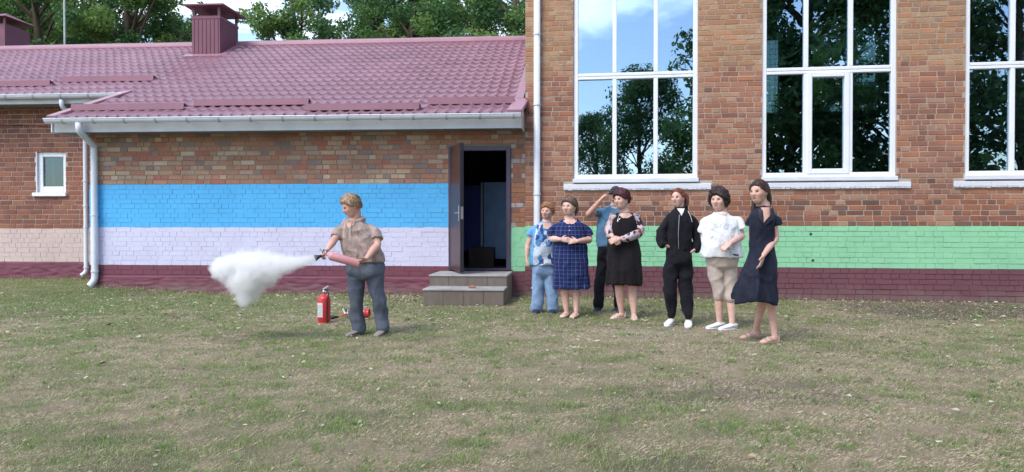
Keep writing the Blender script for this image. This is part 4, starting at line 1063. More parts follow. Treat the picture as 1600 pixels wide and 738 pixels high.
def fsl(sl, cx_=0.0):
    out_ = []
    for q in sl:
        q = [list(p) for p in q]; d = (q[1][0]-q[0][0]); dx = q[0][0].x - cx_; q[0][0] = q[0][0] - Vector((math.copysign(.012, dx), 0, .016)); q[0][0] = q[0][0] - Vector((math.copysign(.006, dx), 0, .010)); q[0][1] *= .68; q[1][1] *= .80; q[-1][1] *= .98; q[1][0] = q[1][0] - Vector((0,0,.004)); inner = [q[0][0] - Vector((dx*.55, 0, -.012)), q[0][1]*.82]; q = [inner] + q
        out_.append([tuple(p) for p in q])
    return out_
class Person:
    def __init__(s, label, Z, foot_px, skin='skin', group=None):
        p = at(foot_px[0], foot_px[1], Z); s.Z = Z; s.base = Vector((p.x, Z, gh(p.x, Z))); s.skin = skin
        s.root = empty('person', s.base, 0, label=label, cat='person'); s.body = bmesh.new(); s.parts = []; s.gar = []; s.keep = []; s.long = False
    def P(s, px, py, dz=0.0):
        return at(px, py, s.Z + dz) - s.base
    def m(s, px): return px * s.Z / F_PX
    def limb(s, bm, pts, n=14, k=4, **kw): tube(bm, pts, n, k, **kw)
    # ---- head
    def head(s, c, yaw, pitch=0, roll=0, size=1.0, wide=1.0, neck=None, hair=None, hairmat=None, brow='brow', tails=(), seed=0, mouth=1.0):
        size *= 1.0; ya, pi_ = R(yaw), R(pitch)
        f = Vector((-math.sin(ya)*math.cos(pi_), -math.cos(ya)*math.cos(pi_), math.sin(pi_))); up = Vector((0,0,1)); up = (up - f*up.dot(f)).normalized()
        up = Matrix.Rotation(R(roll), 3, f) @ up; sd_ = f.cross(up).normalized()     # sd_: +x side
        A, B, C_ = .073*size*wide, .094*size, .116*size
        G = [((0,.97,.05), .15, .006), ((0,.97,-.14), .13, .017), ((0,.95,-.22), .12, .012), ((.31,.93,.09), .15, -.0115), ((-.31,.93,.09), .15, -.0115), ((.28,.9,.27), .16, .0055), ((-.28,.9,.27), .16, .0055),
             ((0,.88,-.46), .14, .006), ((0,.8,-.72), .2, .009), ((.5,.75,-.22), .27, .008), ((-.5,.75,-.22), .27, .008), ((.0,.84,-.58), .08, -.006), ((.24,.88,-.36), .06, -.004), ((-.24,.88,-.36), .06, -.004), ((.35,.5,-.8), .3, .010), ((-.35,.5,-.8), .3, .010)]
        G = [(Vector(d).normalized(), w_, a*size) for d, w_, a in G]
        def hr(d, feat=True):
            a = A * (1 - (.24 if wide < 1.05 else .10)*sm(0, -1, d.z)) ; b = B * (1.0 if d.y > 0 else 1.05)
            if d.y < 0 and d.z < -.2: b *= 1 - .25*sm(-.2, -.9, d.z)
            r = 1/math.sqrt((d.x/a)**2 + (d.y/b)**2 + (d.z/C_)**2)
            if feat:
                for g, w_, am in G: r += am*math.exp(-((d-g).length_squared)/(w_*w_))
            return r
        s.hr = hr; W_ = lambda d, r: c + sd_*(d.x*r) + f*(d.y*r) + up*(d.z*r); s.hf = (c, sd_, f, up)
        def sphere(bm, fn, nu=44, nv=30):
            rows = []
            for j in range(nv+1):
                th = math.pi*j/nv
                if j in (0, nv):
                    d = Vector((0,0,1 if j == 0 else -1)); rows.append([bm.verts.new(W_(d, fn(d)))]); continue
                row = []
                for i in range(nu):
                    ph = 2*math.pi*i/nu; d = Vector((math.sin(th)*math.sin(ph), math.sin(th)*math.cos(ph), math.cos(th))); row.append(bm.verts.new(W_(d, fn(d))))
                rows.append(row)
            for j in range(nv):
                a, b = rows[j], rows[j+1]
                for i in range(nu):
                    k = (i+1) % nu
                    if len(a) == 1: bm.faces.new((a[0], b[i], b[k]))
                    elif len(b) == 1: bm.faces.new((a[i], b[0], a[k]))
                    else: bm.faces.new((a[i], b[i], b[k], a[k]))
        sphere(s.body, hr)
        # nostril wings and ears
        for sx in (-1, 1):
            ell(s.body, W_(Vector((sx*.13, .96, -.25)).normalized(), hr(Vector((sx*.13,.96,-.25)).normalized())-.001), (.006*size,)*3, 8)
            d = Vector((sx, -.05, -.02)).normalized(); e = W_(d, A*1.0); tube(s.body, [(e + up*.026*size - f*.004, .006, .011), (e + up*.005 + sd_*sx*.005, .007, .014), (e - up*.026*size, .005, .008)], 8, 3, side=sd_)
        if neck: 
            tube(s.body, [(c - up*.05*size - f*.02*size, .052*size*wide, .055*size), ((c - up*.10*size - f*.028*size)*.55 + neck*.45, .053*size*wide, .055*size), (neck, .060*size*wide, .060*size)], 16, 4)
        # face patches
        def patch(name, d0, hw, hh, off, mat, curve=0.0, n=12, parent=None):
            bm = bmesh.new(); d0 = Vector(d0).normalized(); cx_ = Vector((0,0,1)).cross(d0).normalized(); cz = d0.cross(cx_)
            ce = bm.verts.new(W_(d0, hr(d0) + off)); vs = []
            for i in range(n):
                t = 2*math.pi*i/n; q = (d0 + cx_*(hw*math.cos(t)) + cz*(hh*math.sin(t) + curve*(math.cos(t)**2))).normalized(); vs.append(bm.verts.new(W_(q, hr(q) + off)))
            ctr2 = bm.verts.new(W_(d0, hr(d0) - .004))
            for i in range(n): bm.faces.new((ce, vs[i], vs[(i+1) % n])); bm.faces.new((ctr2, vs[(i+1) % n], vs[i]))
            s.parts.append((name, bm, mat))
        for sx in (-1, 1):
            patch('eye', (sx*.33, .93, .075), .115, .034, .0042*size, 'eye_white'); patch('iris', (sx*.33, .93, .08), .060, .040, .0052*size, 'iris')
            patch('eyelid', (sx*.33, .93, .115), .14, .020, .0056*size, 'brow', -.02)
            patch('eyebrow', (sx*.33, .92, .23), .165, .021, .0042*size, brow, -.03)
        patch('lips', (0, .88, -.475), .18*mouth, .042, .003*size, 'lip', .02)
        if hair is not None:
            bnd, th, wav = hair   # bnd: list (azimuth 0..pi, u) ; th thickness fn
            def hm(d):
                az = math.atan2(abs(d.x), d.y); lim = np.interp(az, [q[0] for q in bnd], [q[1] for q in bnd]) + .07*mnoise.noise(Vector((d.x*4, d.y*4, seed))) + .09*max(0, d.y)*(1 + d.x*(1.6 if seed % 2 else -1.6))*.6 + .05*max(0, d.y)
                k = sm(lim-.05, lim+.13, d.z); hz_ = math.sqrt(d.x*d.x+d.y*d.y)+1e-6; sw = 1.6*d.z; ca, sa = d.x/hz_, d.y/hz_; cx2, sy2 = ca*math.cos(sw)-sa*math.sin(sw), ca*math.sin(sw)+sa*math.cos(sw); n1 = mnoise.noise(Vector((cx2*5 + seed, sy2*5, d.z*1.6))); n2 = mnoise.noise(Vector((cx2*16, sy2*16 + seed, d.z*2.0)))
                t_ = th(d) if callable(th) else th
                return hr(d, False) + (-.012 + (t_*.8 + .012)*k + k*(wav*1.3*n1 + (wav*.5+.003)*n2))*size
            bm = bmesh.new(); sphere(bm, hm, 110, 60)
            for t_ in tails:
                pts = [(W_loc(c, sd_, f, up, q, size), q[3]*size, (q[4] if len(q) > 4 else q[3])*size) for q in t_]
                tube(bm, pts, 12, 5)
            rr = random.Random(seed)
            for i in range(430):       # loose locks breaking the outline
                az = rr.uniform(-math.pi, math.pi); zz = rr.uniform(-.5, .9); h = math.sqrt(1-zz*zz); d = Vector((math.sin(az)*h, math.cos(az)*h, zz)); lim = np.interp(abs(az), [q[0] for q in bnd], [q[1] for q in bnd])
                if zz < lim + .13 + .16*max(0, d.y): continue
                p0 = W_(d, hm(d) - .002); tn = Vector((-d.y, d.x, 0)); sw_ = (.5 if (seed % 2) else -.4) * sm(-.2,.8,d.z) + rr.uniform(-.35,.35); fl = (Vector((0,0,-1)) + tn*sw_).normalized(); st_ = rr.uniform(.10,.22)*(1 - .5*max(0, d.y)); lift = rr.uniform(0,.007)*(1 + wav*60); d1 = (d + fl*st_).normalized(); d2 = (d1 + fl*st_).normalized(); pm = W_(d1, hm(d1) + .001 + lift*.6); h2 = max(hm(d2), hr(d2, False)+.003); p1 = W_(d2, h2 + .001 + lift)
                tube(bm, [(p0, .0015), (pm, .0042, .0026), (p1, .0006)], 5, 2)
            s.parts.append(('hair', bm, hairmat))
        s.Wd = W_
        return W_
    # ---- arm with hand
    def arm(s, sh, el, wr, hd, pn, thumb, r=(.052,.044,.030), curl=.5, size=1.0, spread=.1):
        """sh, el, wr joints; hd hand direction; pn palm normal; thumb side vector sign"""
        s0 = sh + Vector((0,0,-.03)) + (el-sh)*.06; r = tuple(q*.90 for q in r); tube(s.body, [(s0, r[0]*.72), (sh*.5+el*.5, r[0]*.92), (el, r[1]*.95), (el*.62+wr*.38, r[1]), (wr, r[2]*.95, r[2]*.85)], 14, 5)
        s.keep.append((wr + hd.normalized()*.075, .115))
        if not s.long:
            for q_ in (.15, .4, .65, .9): s.keep.append((el.lerp(wr, q_), .075))
        hd = hd.normalized(); pn = (pn - hd*pn.dot(hd)).normalized(); sx = hd.cross(pn).normalized() * thumb
        k = size
        tube(s.body, [(wr, .024*k, .018*k), (wr + hd*.035*k, .034*k, .016*k), (wr + hd*.075*k, .039*k, .013*k)], 14, 4, side=sx)
        for i, (o_, ln) in enumerate(((.030, .068), (.010, .077), (-.010, .072), (-.029, .058))):
            b0 = wr + hd*.078*k + sx*(o_*k); d = (hd + sx*(o_*spread*12)).normalized(); pts = [(b0 - hd*.015, .0088*k)]; p = b0; a = 0
            for j, fr_ in enumerate((.45, .30, .25)):
                a += curl*(.55 + .45*j + .06*i); dd = d*math.cos(a) + pn*math.sin(a); p = p + dd*(ln*k*fr_); pts.append((p, (.0084-.0009*j)*k))
            tube(s.body, pts, 8, 3)
        tb = wr + hd*.022*k + sx*.026*k; d = (hd*.62 + sx*.72 + pn*.25*(.5+curl)).normalized(); q1 = tb + d*.034*k; q2 = q1 + (d*.75 + hd*.5 + pn*.4*curl).normalized()*.026*k
        tube(s.body, [(wr + hd*.012*k + sx*.010*k, .013*k), (tb, .0125*k), (q1, .0098*k), (q2, .0078*k)], 8, 3)
    def leg(s, hip, kn, an, r=(.085,.060,.052,.036), toe=None, size=1.0, foot=True, k=1.0):
        tube(s.body, [(hip, r[0]), (hip*.5+kn*.5, r[0]*.85), (kn, r[1]), (kn*.66+an*.34, r[2]), (an, r[3])], 16, 5)
        g = 0.0
        if foot:
            t = Vector((toe.x, toe.y, 0)).normalized(); a0 = Vector((an.x, an.y, 0)); L_ = .235*size
            tube(s.body, [(an, r[3], r[3]), (a0 + Vector((0,0,.055)) - t*.012, .034, .036), (a0 - t*.035 + Vector((0,0,.036)), .028, .026)], 12, 3)
            tube(s.body, [(a0 - t*.035 + Vector((0,0,.032)), .030*k, .028*k), (a0 + t*.05 + Vector((0,0,.040 if k == 1 else .03)), .034*k, .030*k), (a0 + t*.115 + Vector((0,0,.028)), .042*k, .022*k), (a0 + t*.165*size*k + Vector((0,0,.020)), .038*k, .014*k)], 14, 4, side=t.cross(Vector((0,0,1))))
    def shoe(s, name, an, toe, mat, size=1.0, sole='eye_white', sandal=False, top=.065, soleh=.018):
        t = Vector((toe.x, toe.y, 0)).normalized(); a0 = Vector((an.x, an.y, 0)); sd_ = t.cross(Vector((0,0,1))); n = 18
        bm = bmesh.new(); outl = []
        for i in range(n*2):
            th = 2*math.pi*i/(2*n); x = math.cos(th); y = math.sin(th); w_ = .040 + .008*sm(-.2, .7, x) - .004*sm(-.3, -1, x)
            outl.append(a0 + t*(.062 + .128*x)*size + sd_*(math.copysign(abs(y)**.8, y)*w_*size))
        ringsurf(bm, [[p + Vector((0,0,h)) for p in outl] for h in (.0, soleh)])
        if sandal:
            root = len(bm.verts)
            s.parts.append((name + '_sole', bm, sole)); bm = bmesh.new()
            for (fx, hh, ww, br) in ((.135, .038, .043, .014), (.085, .062, .040, .010), (-.02, .085, .037, .008)):
                pts = []
                for i in range(9):
                    th = math.pi*i/8; pts.append((a0 + t*(fx - .03*math.sin(th)*(fx < 0)) + sd_*(math.cos(th)*ww) + Vector((0,0,.012 + math.sin(th)*(hh-.008))), .003, br))
                tube(bm, pts, 8, 1, side=None)
            s.parts.append((name + '_strap', bm, mat)); return
        s.parts.append((name + '_sole', bm, sole)); bm = bmesh.new(); rings = []
        prof = [(-.068, .012, .032), (-.06, .030, top*.8+.012), (-.02, .038, top+.01), (.03, .041, top), (.075, .045, top*.80), (.125, .045, top*.62), (.165, .036, top*.45), (.188, .012, top*.25)]
        for x, w_, h in prof:
            r = []
            for i in range(16):
                th = 2*math.pi*i/16; yy = math.cos(th)*w_*size; zz = soleh*.7 + (h-soleh*.5)*(.5+.5*math.sin(th))**.8
                r.append(a0 + t*(x*size) + sd_*yy + Vector((0,0,zz)))
            rings.append(r)
        ringsurf(bm, rings); s.parts.append((name, bm, mat))
    def neckskin(s, *a): pass
    def decal(s, name, pts, mat, off=.006, gi=0, cuts=3, thick=.0):
        from mathutils.bvhtree import BVHTree
        g = s.gar[gi]; bv = BVHTree.FromPolygons([v.co for v in g.vertices], [p.vertices for p in g.polygons])
        bm = bmesh.new(); ps = [s.P(x, y) for x, y in pts]; bm.faces.new([bm.verts.new((p.x, -1, p.z)) for p in ps])
        bmesh.ops.triangulate(bm, faces=bm.faces); bmesh.ops.subdivide_edges(bm, edges=bm.edges, cuts=cuts, use_grid_fill=True); bmesh.ops.triangulate(bm, faces=bm.faces)
        last = -.1; hits = {}
        for v in bm.verts:
            h = bv.ray_cast(Vector((v.co.x, -1, v.co.z)), Vector((0, 1, 0)))[0]
            if h is not None: hits[v] = h.y
        mean = sum(hits.values())/max(1, len(hits)) if hits else -.1
        bmesh.ops.delete(bm, geom=[v for v in bm.verts if v not in hits], context='VERTS')
        for v in bm.verts: v.co.y = hits[v] - off
        o = obj(name, bm, M[mat] if mat != 'SKIN' else M[s.skin], s.root, smooth=True); return o
    def garment(s, name, bm, mat, voxel=.009, fold=.005, fs=(9, 9, 4), seed=0, axis=None, dec=.6, label=None, smooth_it=3, sag=None):
        me = remesh(bm, name, voxel, None, smooth_it); n = len(me.vertices); V = np.empty(n*3, dtype=np.float32); me.vertices.foreach_get('co', V); V = V.reshape(-1, 3)
        Nn = np.empty(n*3, dtype=np.float32); me.vertices.foreach_get('normal', Nn); Nn = Nn.reshape(-1, 3)
        zt, zb = V[:,2].max(), V[:,2].min()
        if fold:
            d = np.empty(n, dtype=np.float32)
            for i in range(n):
                x, y, z = V[i]; a = mnoise.noise(Vector((x*fs[0]+seed, y*fs[1], z*fs[2]))); b = mnoise.noise(Vector((x*fs[0]*2.4, y*fs[1]*2.4+seed, z*fs[2]*2.6 + x*9)))
                wx = .6*mnoise.noise(Vector((x*4, y*4, z*4+seed))); a = mnoise.noise(Vector((x*fs[0]*.7+seed+wx, y*fs[1]*.7+wx, z*fs[2]*.9+wx))); c_ = mnoise.noise(Vector((x*fs[0]*1.5+wx*2, y*fs[1]*1.5+seed, z*fs[2]*1.3))); d[i] = (.35-abs(a)*1.7)*1.5 + (.3-abs(c_))*.9 + b*.35
            if sag is not None: d *= np.array([sag((z - zb)/(zt - zb)) for z in V[:,2]], dtype=np.float32)
            V = V + Nn*(d*fold*2.2)[:,None]; me.vertices.foreach_set('co', V.astype(np.float32).ravel())
        cx_, cy_ = (axis if axis else (np.median(V[:,0]), np.median(V[:,1])))
        ang = np.arctan2(V[:,0]-cx_, -(V[:,1]-cy_)); rad = .17
        Wp = np.stack([ang*rad, V[:,2]-zt, np.zeros(n)], 1)
        a = me.attributes.new('wrap', 'FLOAT_VECTOR', 'POINT'); a.data.foreach_set('vector', Wp.astype(np.float32).ravel())
        me.materials.append(M[mat]); me.update(); s.gar.append(me); o = link(name, me, s.root, smooth=True)
        if label: o['label'] = label
        return o
    def done(s):
        me = remesh(s.body, 'body', .0052, .30, 2)
        from mathutils.bvhtree import BVHTree
        for g in s.gar:
            bv = BVHTree.FromPolygons([v.co for v in g.vertices], [p.vertices for p in g.polygons])
            for v in me.vertices:
                if any((v.co - c).length < r for c, r in s.keep): continue
                loc, nn, ix, dist = bv.find_nearest(v.co, .03)
                if loc is None: continue
                q_ = (v.co - loc).dot(nn)
                if nn.dot(v.normal) > .5 and -.005 < q_ < (.022 if s.long else .013): v.co = loc - nn*.007
        me.materials.append(M[s.skin]); s.b = link('body', me, s.root, smooth=True)
        for name, bm, mat in s.parts:
            bmesh.ops.recalc_face_normals(bm, faces=bm.faces)
            obj(name, bm, M[mat], s.root, smooth=True)
def W_loc(c, sd_, f, up, q, size): return c + (sd_*q[0] + f*q[1] + up*q[2])*size
def shrink(rings, k=.9, zoff=0): return [(c + Vector((0,0,zoff)), a*k, b*k) for c, a, b in rings]
V3 = Vector

M['camo'] = cloth_mat('camo', (.36,.28,.25), kind='camo'); M['denim'] = cloth_mat('denim', (.095,.11,.145), .9, .2, 260, kind='denim')
M['bluetee'] = cloth_mat('bluetee', (.13,.33,.62), kind='blueprint'); M['lightdenim'] = cloth_mat('lightdenim', (.22,.33,.52), .9, .12, 260)
M['plaid'] = cloth_mat('plaid', (.012,.020,.105), kind='plaid'); M['tealtee'] = cloth_mat('tealtee', (.085,.19,.30), var=.08)
M['blackcloth'] = cloth_mat('blackcloth', (.009,.009,.014), .9, .1); M['blackdress'] = cloth_mat('blackdress', (.010,.008,.010), .85, .1); M['floral'] = cloth_mat('floral', (.4,.35,.35), kind='floral')
M['whitetee'] = cloth_mat('whitetee', (.76,.77,.80), .9, .03, kind='sketch'); M['beige'] = cloth_mat('beige', (.50,.42,.37), .9, .06); M['navy'] = cloth_mat('navy', (.009,.012,.028), .7, .2)
M['shoe_white'] = simple('shoe_white', (.74,.74,.76), .6, .05); M['shoe_dark'] = simple('shoe_dark', (.02,.025,.05), .6); M['shoe_beige'] = simple('shoe_beige', (.45,.35,.29), .6)
M['shoe_grey'] = simple('shoe_grey', (.24,.21,.18), .8); M['sandal'] = simple('sandal', (.34,.25,.20), .6); M['cream'] = simple('cream', (.60,.53,.47), .6); M['sole'] = simple('sole', (.20,.17,.14), .8)
M['hair_blond'] = hair_mat('hair_blond', (.20,.11,.06), (.48,.34,.22)); M['hair_ginger'] = hair_mat('hair_ginger', (.28,.11,.045), (.50,.24,.11)); M['hair_brown'] = hair_mat('hair_brown', (.10,.06,.045), (.24,.15,.11))
M['hair_burgundy'] = hair_mat('hair_burgundy', (.035,.008,.014), (.12,.02,.035)); M['hair_red'] = hair_mat('hair_red', (.13,.03,.015), (.28,.075,.035)); M['hair_black'] = hair_mat('hair_black', (.012,.007,.008), (.045,.02,.018))
M['hair_dark'] = hair_mat('hair_dark', (.028,.014,.010), (.085,.04,.025)); M['cap'] = simple('cap', (.035,.035,.045), .8, .3, 12)
M['red_paint'] = simple('red_paint', (.56,.035,.045), .3, .06); M['pale_red'] = simple('pale_red', (.60,.27,.29), .25, .08); M['black_rubber'] = simple('black_rubber', (.012,.012,.014), .5); M['orange_red'] = simple('orange_red', (.60,.07,.03), .5)  # held extinguisher's body is a paler, pinker red than the others
M['navy_plain'] = simple('navy_plain', (.014,.018,.036), .7)
M['silver'] = simple('silver', (.8,.8,.8), .25, .03, 10, 1)

SHORT = [(0,.50),(.6,.40),(1.0,.12),(1.45,-.02),(1.9,-.35),(3.15,-.55)]
def th_short(d): return .012 + .018*sm(-.2, .8, d.z) + .008*sm(.3, .9, d.y)*sm(.3, .7, d.z)

def pleat(bm, cx_, z0, z1, amp, n):
    for v in bm.verts:
        k = sm(z0, z1, v.co.z)
        if k > 0:
            a = math.atan2(v.co.y, v.co.x - cx_); v.co += Vector((math.cos(a), math.sin(a), 0))*(amp*k*(math.sin(n*a + 1.3*math.sin(2*a)) + .5*math.sin(2.3*n*a)*.6)); v.co.z += amp*.6*k*math.sin(3*a+1)
def hip_mesh(s, bm, rings): ringbody(bm, rings)
def trousers(s, name, mat, hips, legs, fold=.007, fs=(7, 7, 5), voxel=.009, seed=0, label=None):
    bm = bmesh.new(); c, a, b = hips[-1]; hips = hips[:-1] + [(c, a*.93, b*.86), (c - Vector((0,0,.035)), a*.60, b*.55)]; ringbody(bm, hips)
    for l in legs:
        l = [(l[0][0] + Vector((0,0,.05)), l[0][1]*.90)] + [(l[0][0], l[0][1]*1.0)] + list(l[1:]); tube(bm, l, 18, 5)
    return s.garment(name, bm, mat, voxel, fold, fs, seed, label=label)
def top(s, name, mat, rings, sleeves, fold=.005, seed=0, voxel=.009, extra=None, fs=(8,8,5), **k):
    bm = bmesh.new(); ringbody(bm, rings)
    for sl in fsl(sleeves, rings[2][0].x): tube(bm, sl, 16, 4, round_ends='start')
    if extra: extra(bm)
    ringbody(s.body, shrink(rings, .88))
    return s.garment(name, bm, mat, voxel, fold, fs, seed, **k)

# ---- A: woman discharging the extinguisher
def person_A():
    s = Person('woman with short blond hair in beige patterned hoodie and jeans, holding a fire extinguisher', 8.46, (576, 525)); P = s.P; m = s.m
    nk = P(552, 346); c = P(549.5, 322.5, -.03); s.skin = 'skin_tan'
    s.head(c, 58, -22, 0, 1.06, 1.08, neck=nk, hair=(SHORT, th_short, .006), hairmat='hair_blond', seed=1)
    R_ = [(P(551,344), m(12), .075), (P(554,349), m(23), .10), (P(557,357), m(28), .125), (P(560,372), m(30), .145), (P(564,386), m(30), .15), (P(569,399), m(31), .155), (P(571,410), m(30), .15)]
    def hood(bm):
        pts = []
        for i in range(13):
            a = 2*math.pi*i/12; pts.append((nk + V3((math.cos(a)*.098 + .01, math.sin(a)*.092 + .01, .022*math.sin(a) + .010*math.cos(a) + .012)), .020 + .012*(math.sin(a) > -.3), .026))
        tube(bm, pts, 10, 2)
        tube(bm, [(nk + V3((-.02, .12, .0)), .05), (nk + V3((.07, .10, .01)), .05)], 12, 2)
    sl = [[(P(537,353,-.03), .078), (P(530,362,-.07), .075), (P(525,371,-.11), .066)], [(P(580,354,.0), .085), (P(587,364,-.03), .082), (P(589,374,-.06), .072)]]
    top(s, 'hoodie', 'camo', R_, sl, .006, 1, extra=hood, fs=(7,7,6))
    s.arm(P(536,354,-.03), P(523,374,-.13), P(512,390,-.26), V3((-.6,-.25,-.75)), V3((.75,-.3,-.55)), 1, (.055,.046,.030), .95)
    s.arm(P(581,356,.0), P(590,382,-.08), P(573,404,-.26), V3((-.85,-.25,-.40)), V3((-.35,.3,.9)), -1, (.058,.048,.031), .75, size=1.05)
    hips = [(P(571,402), m(28), .14), (P(571,412), m(29), .15), (P(571,424), m(30), .155), (P(571,433), m(28), .14)]
    trousers(s, 'jeans', 'denim', hips, [[(P(557,424), .102), (P(556,448,-.02), .088), (P(556,468,-.03), .080), (P(557,492), .080), (V3((P(560,520).x+.005, .01, .075)), .078)], [(P(585,424), .102), (P(588,448,-.02), .088), (P(592,468,-.03), .078), (P(596,492), .074), (V3((P(598,520).x, .01, .072)), .072)]], .006, seed=3)
    fa, fb = V3((P(560,520).x, .0, .085)), V3((P(598,520).x, .0, .085))
    s.leg(P(557,425), P(556,468,-.02), fa, toe=V3((-.65,-1,0)), k=.8); s.leg(P(585,425), P(592,468,-.02), fb, toe=V3((-.25,-1,0)), k=.8)
    s.neckskin(nk + V3((-.045,-.085,-.012)), .05, .035)
    s.shoe('shoe', fa, V3((-.65,-1,0)), 'shoe_grey', sole='sole'); s.shoe('shoe', fb, V3((-.25,-1,0)), 'shoe_grey', sole='sole')
    for dx in (-.035, .03):
        bm = bmesh.new(); p0 = nk + V3((dx-.03, -.115, -.01)); tube(bm, [(p0, .004), (p0 + V3((-.004, -.035, -.07)), .004), (p0 + V3((-.002, -.045, -.17)), .005)], 6, 3); s.parts.append(('drawstring', bm, 'cream'))
    s.decal('neckline', [(543,347),(558,346),(556,352),(549,357)], 'SKIN', .010)
    s.done(); return s
A = person_A()

def person_B():
    s = Person('woman with short ginger hair in blue patchwork print T-shirt and wide light blue trousers', 10.6, (850, 490)); P = s.P; m = s.m
    nk = P(854, 346); s.head(P(855,330.5,-.02), 24, -4, -6, .98, 1.12, neck=nk, hair=([(0,.50),(.6,.42),(1.0,.1),(1.5,-.2),(2.0,-.5),(3.15,-.6)], th_short, .006), hairmat='hair_ginger', seed=2)
    R_ = [(P(854,346.5), m(8), .07), (P(852,350), m(15), .09), (P(850,358), m(18), .12), (P(849,372), m(18), .135), (P(848,390), m(19), .145), (P(848,404), m(20), .15), (P(848,415), m(20), .145)]
    top(s, 't_shirt', 'bluetee', R_, [[(P(838,353), .072), (P(832,361), .07), (P(828,369), .062)], [(P(864,353), .072), (P(869,361), .07), (P(872,369), .062)]], .005, 5)
    s.arm(P(837,354), P(825,382,.0), P(823,402,-.04), V3((.0,-.1,-1)), V3((.9,.3,0)), -1, (.05,.042,.028), .35)
    s.arm(P(866,354,.02), P(874,380,.05), P(870,400,.03), V3((0,-.1,-1)), V3((-.9,.3,0)), 1, (.05,.042,.028), .35)
    hips = [(P(849,408), m(17), .12), (P(849,418), m(18), .125), (P(850,426), m(18.5), .12), (P(850,431), m(17.5), .11)]
    trousers(s, 'trousers', 'lightdenim', hips, [[(P(841,426), .088), (P(840,450), .085), (P(840,470), .085), (V3((P(838.5,490).x, .01, .07)), .088)], [(P(859,426), .088), (P(861,450), .083), (P(863,470), .083), (V3((P(863.5,490).x, .01, .07)), .086)]], .004, seed=4)
    fa, fb = V3((P(838,490).x, 0, .085)), V3((P(863,490).x, 0, .085)); t = V3((-.15,-1,0))
    s.leg(P(841,426), P(840,455), fa, toe=t, k=.8); s.leg(P(859,426), P(862,455), fb, toe=t, k=.8); s.neckskin(nk + V3((-.01,-.070,-.030)), .050, .045, .016, -35)
    s.shoe('shoe', fa, t, 'shoe_dark', sole='sole'); s.shoe('shoe', fb, t, 'shoe_dark', sole='sole'); s.decal('neckline', [(846,339),(863,339),(862,352),(857,358),(852,358),(848,352)], 'SKIN'); s.done()
person_B()

def person_C():
    s = Person('woman in knee-length dark blue checked dress with hands joined at her waist', 10.2, (892, 497), 'skin_pale'); P = s.P; m = s.m
    nk = P(890, 341); s.head(P(889.5,323.5,-.02), 32, -2, 0, 1.08, 1.12, neck=nk, hair=([(0,.52),(.6,.42),(1.0,.12),(1.5,-.1),(2.0,-.4),(3.15,-.5)], th_short, .005), hairmat='hair_brown', seed=3, tails=[[(-.02,-.10,.02,.045),(-.03,-.12,-.04,.036),(-.03,-.10,-.09,.018)]])
    R_ = [(P(890,342), m(12), .08), (P(890,346), m(20), .10), (P(890,353), m(25), .13), (P(890,365), m(26), .15), (P(891,378), m(26), .155), (P(891,392), m(27), .16), (P(892,410), m(28), .165), (P(893,430), m(28.5), .165), (P(893.5,451), m(28.5), .16)]
    sl = [[(P(870,352), .078), (P(864,360), .078), (P(861,369), .074)], [(P(911,352), .078), (P(917,360), .078), (P(920,369), .074)]]
    bm = bmesh.new(); ringbody(bm, R_)
    for q in fsl(sl, R_[2][0].x): tube(bm, q, 16, 4, round_ends='start')
    ringbody(s.body, shrink(R_[:7], .88)); s.neckskin(nk + V3((-.0,-.075,-.022)), .055, .03); pleat(bm, P(892,440).x, P(0,392).z, P(0,450).z, .010, 9); s.garment('dress', bm, 'plaid', .009, .005, (7,7,2.5), 6, sag=lambda t: .6 + .9*(1-t))
    s.arm(P(868,354), P(862,373,-.03), P(876,374.5,-.20), V3((1,-.12,-.02)), V3((.1,.8,-.3)), 1, (.052,.046,.030), .55)
    s.arm(P(913,354), P(921,375,-.03), P(902,377,-.20), V3((-1,-.1,.0)), V3((-.1,.8,-.3)), -1, (.052,.048,.031), .55)
    fa, fb = V3((P(885,490).x, 0, .085)), V3((P(900,490).x, -.03, .085)); t = V3((-.45,-1,0))
    s.leg(P(883,430), P(882,456), fa, (.085,.058,.050,.033), t); s.leg(P(901,430), P(900,456), fb, (.085,.058,.050,.033), t)
    for f in (fa, fb): s.shoe('shoe', f, t, 'cream', sole='sole', top=.05)
    for i in range(3):
        bm = bmesh.new(); p = P(890, 348 + i*6.2, -.118 - .014*i); ell(bm, p, (.008,.004,.008), 8); s.parts.append(('button', bm, 'cream'))
    s.decal('neckline', [(879,335),(901,335),(900,346),(895,350),(885,350),(880,346)], 'SKIN'); s.done()
person_C()

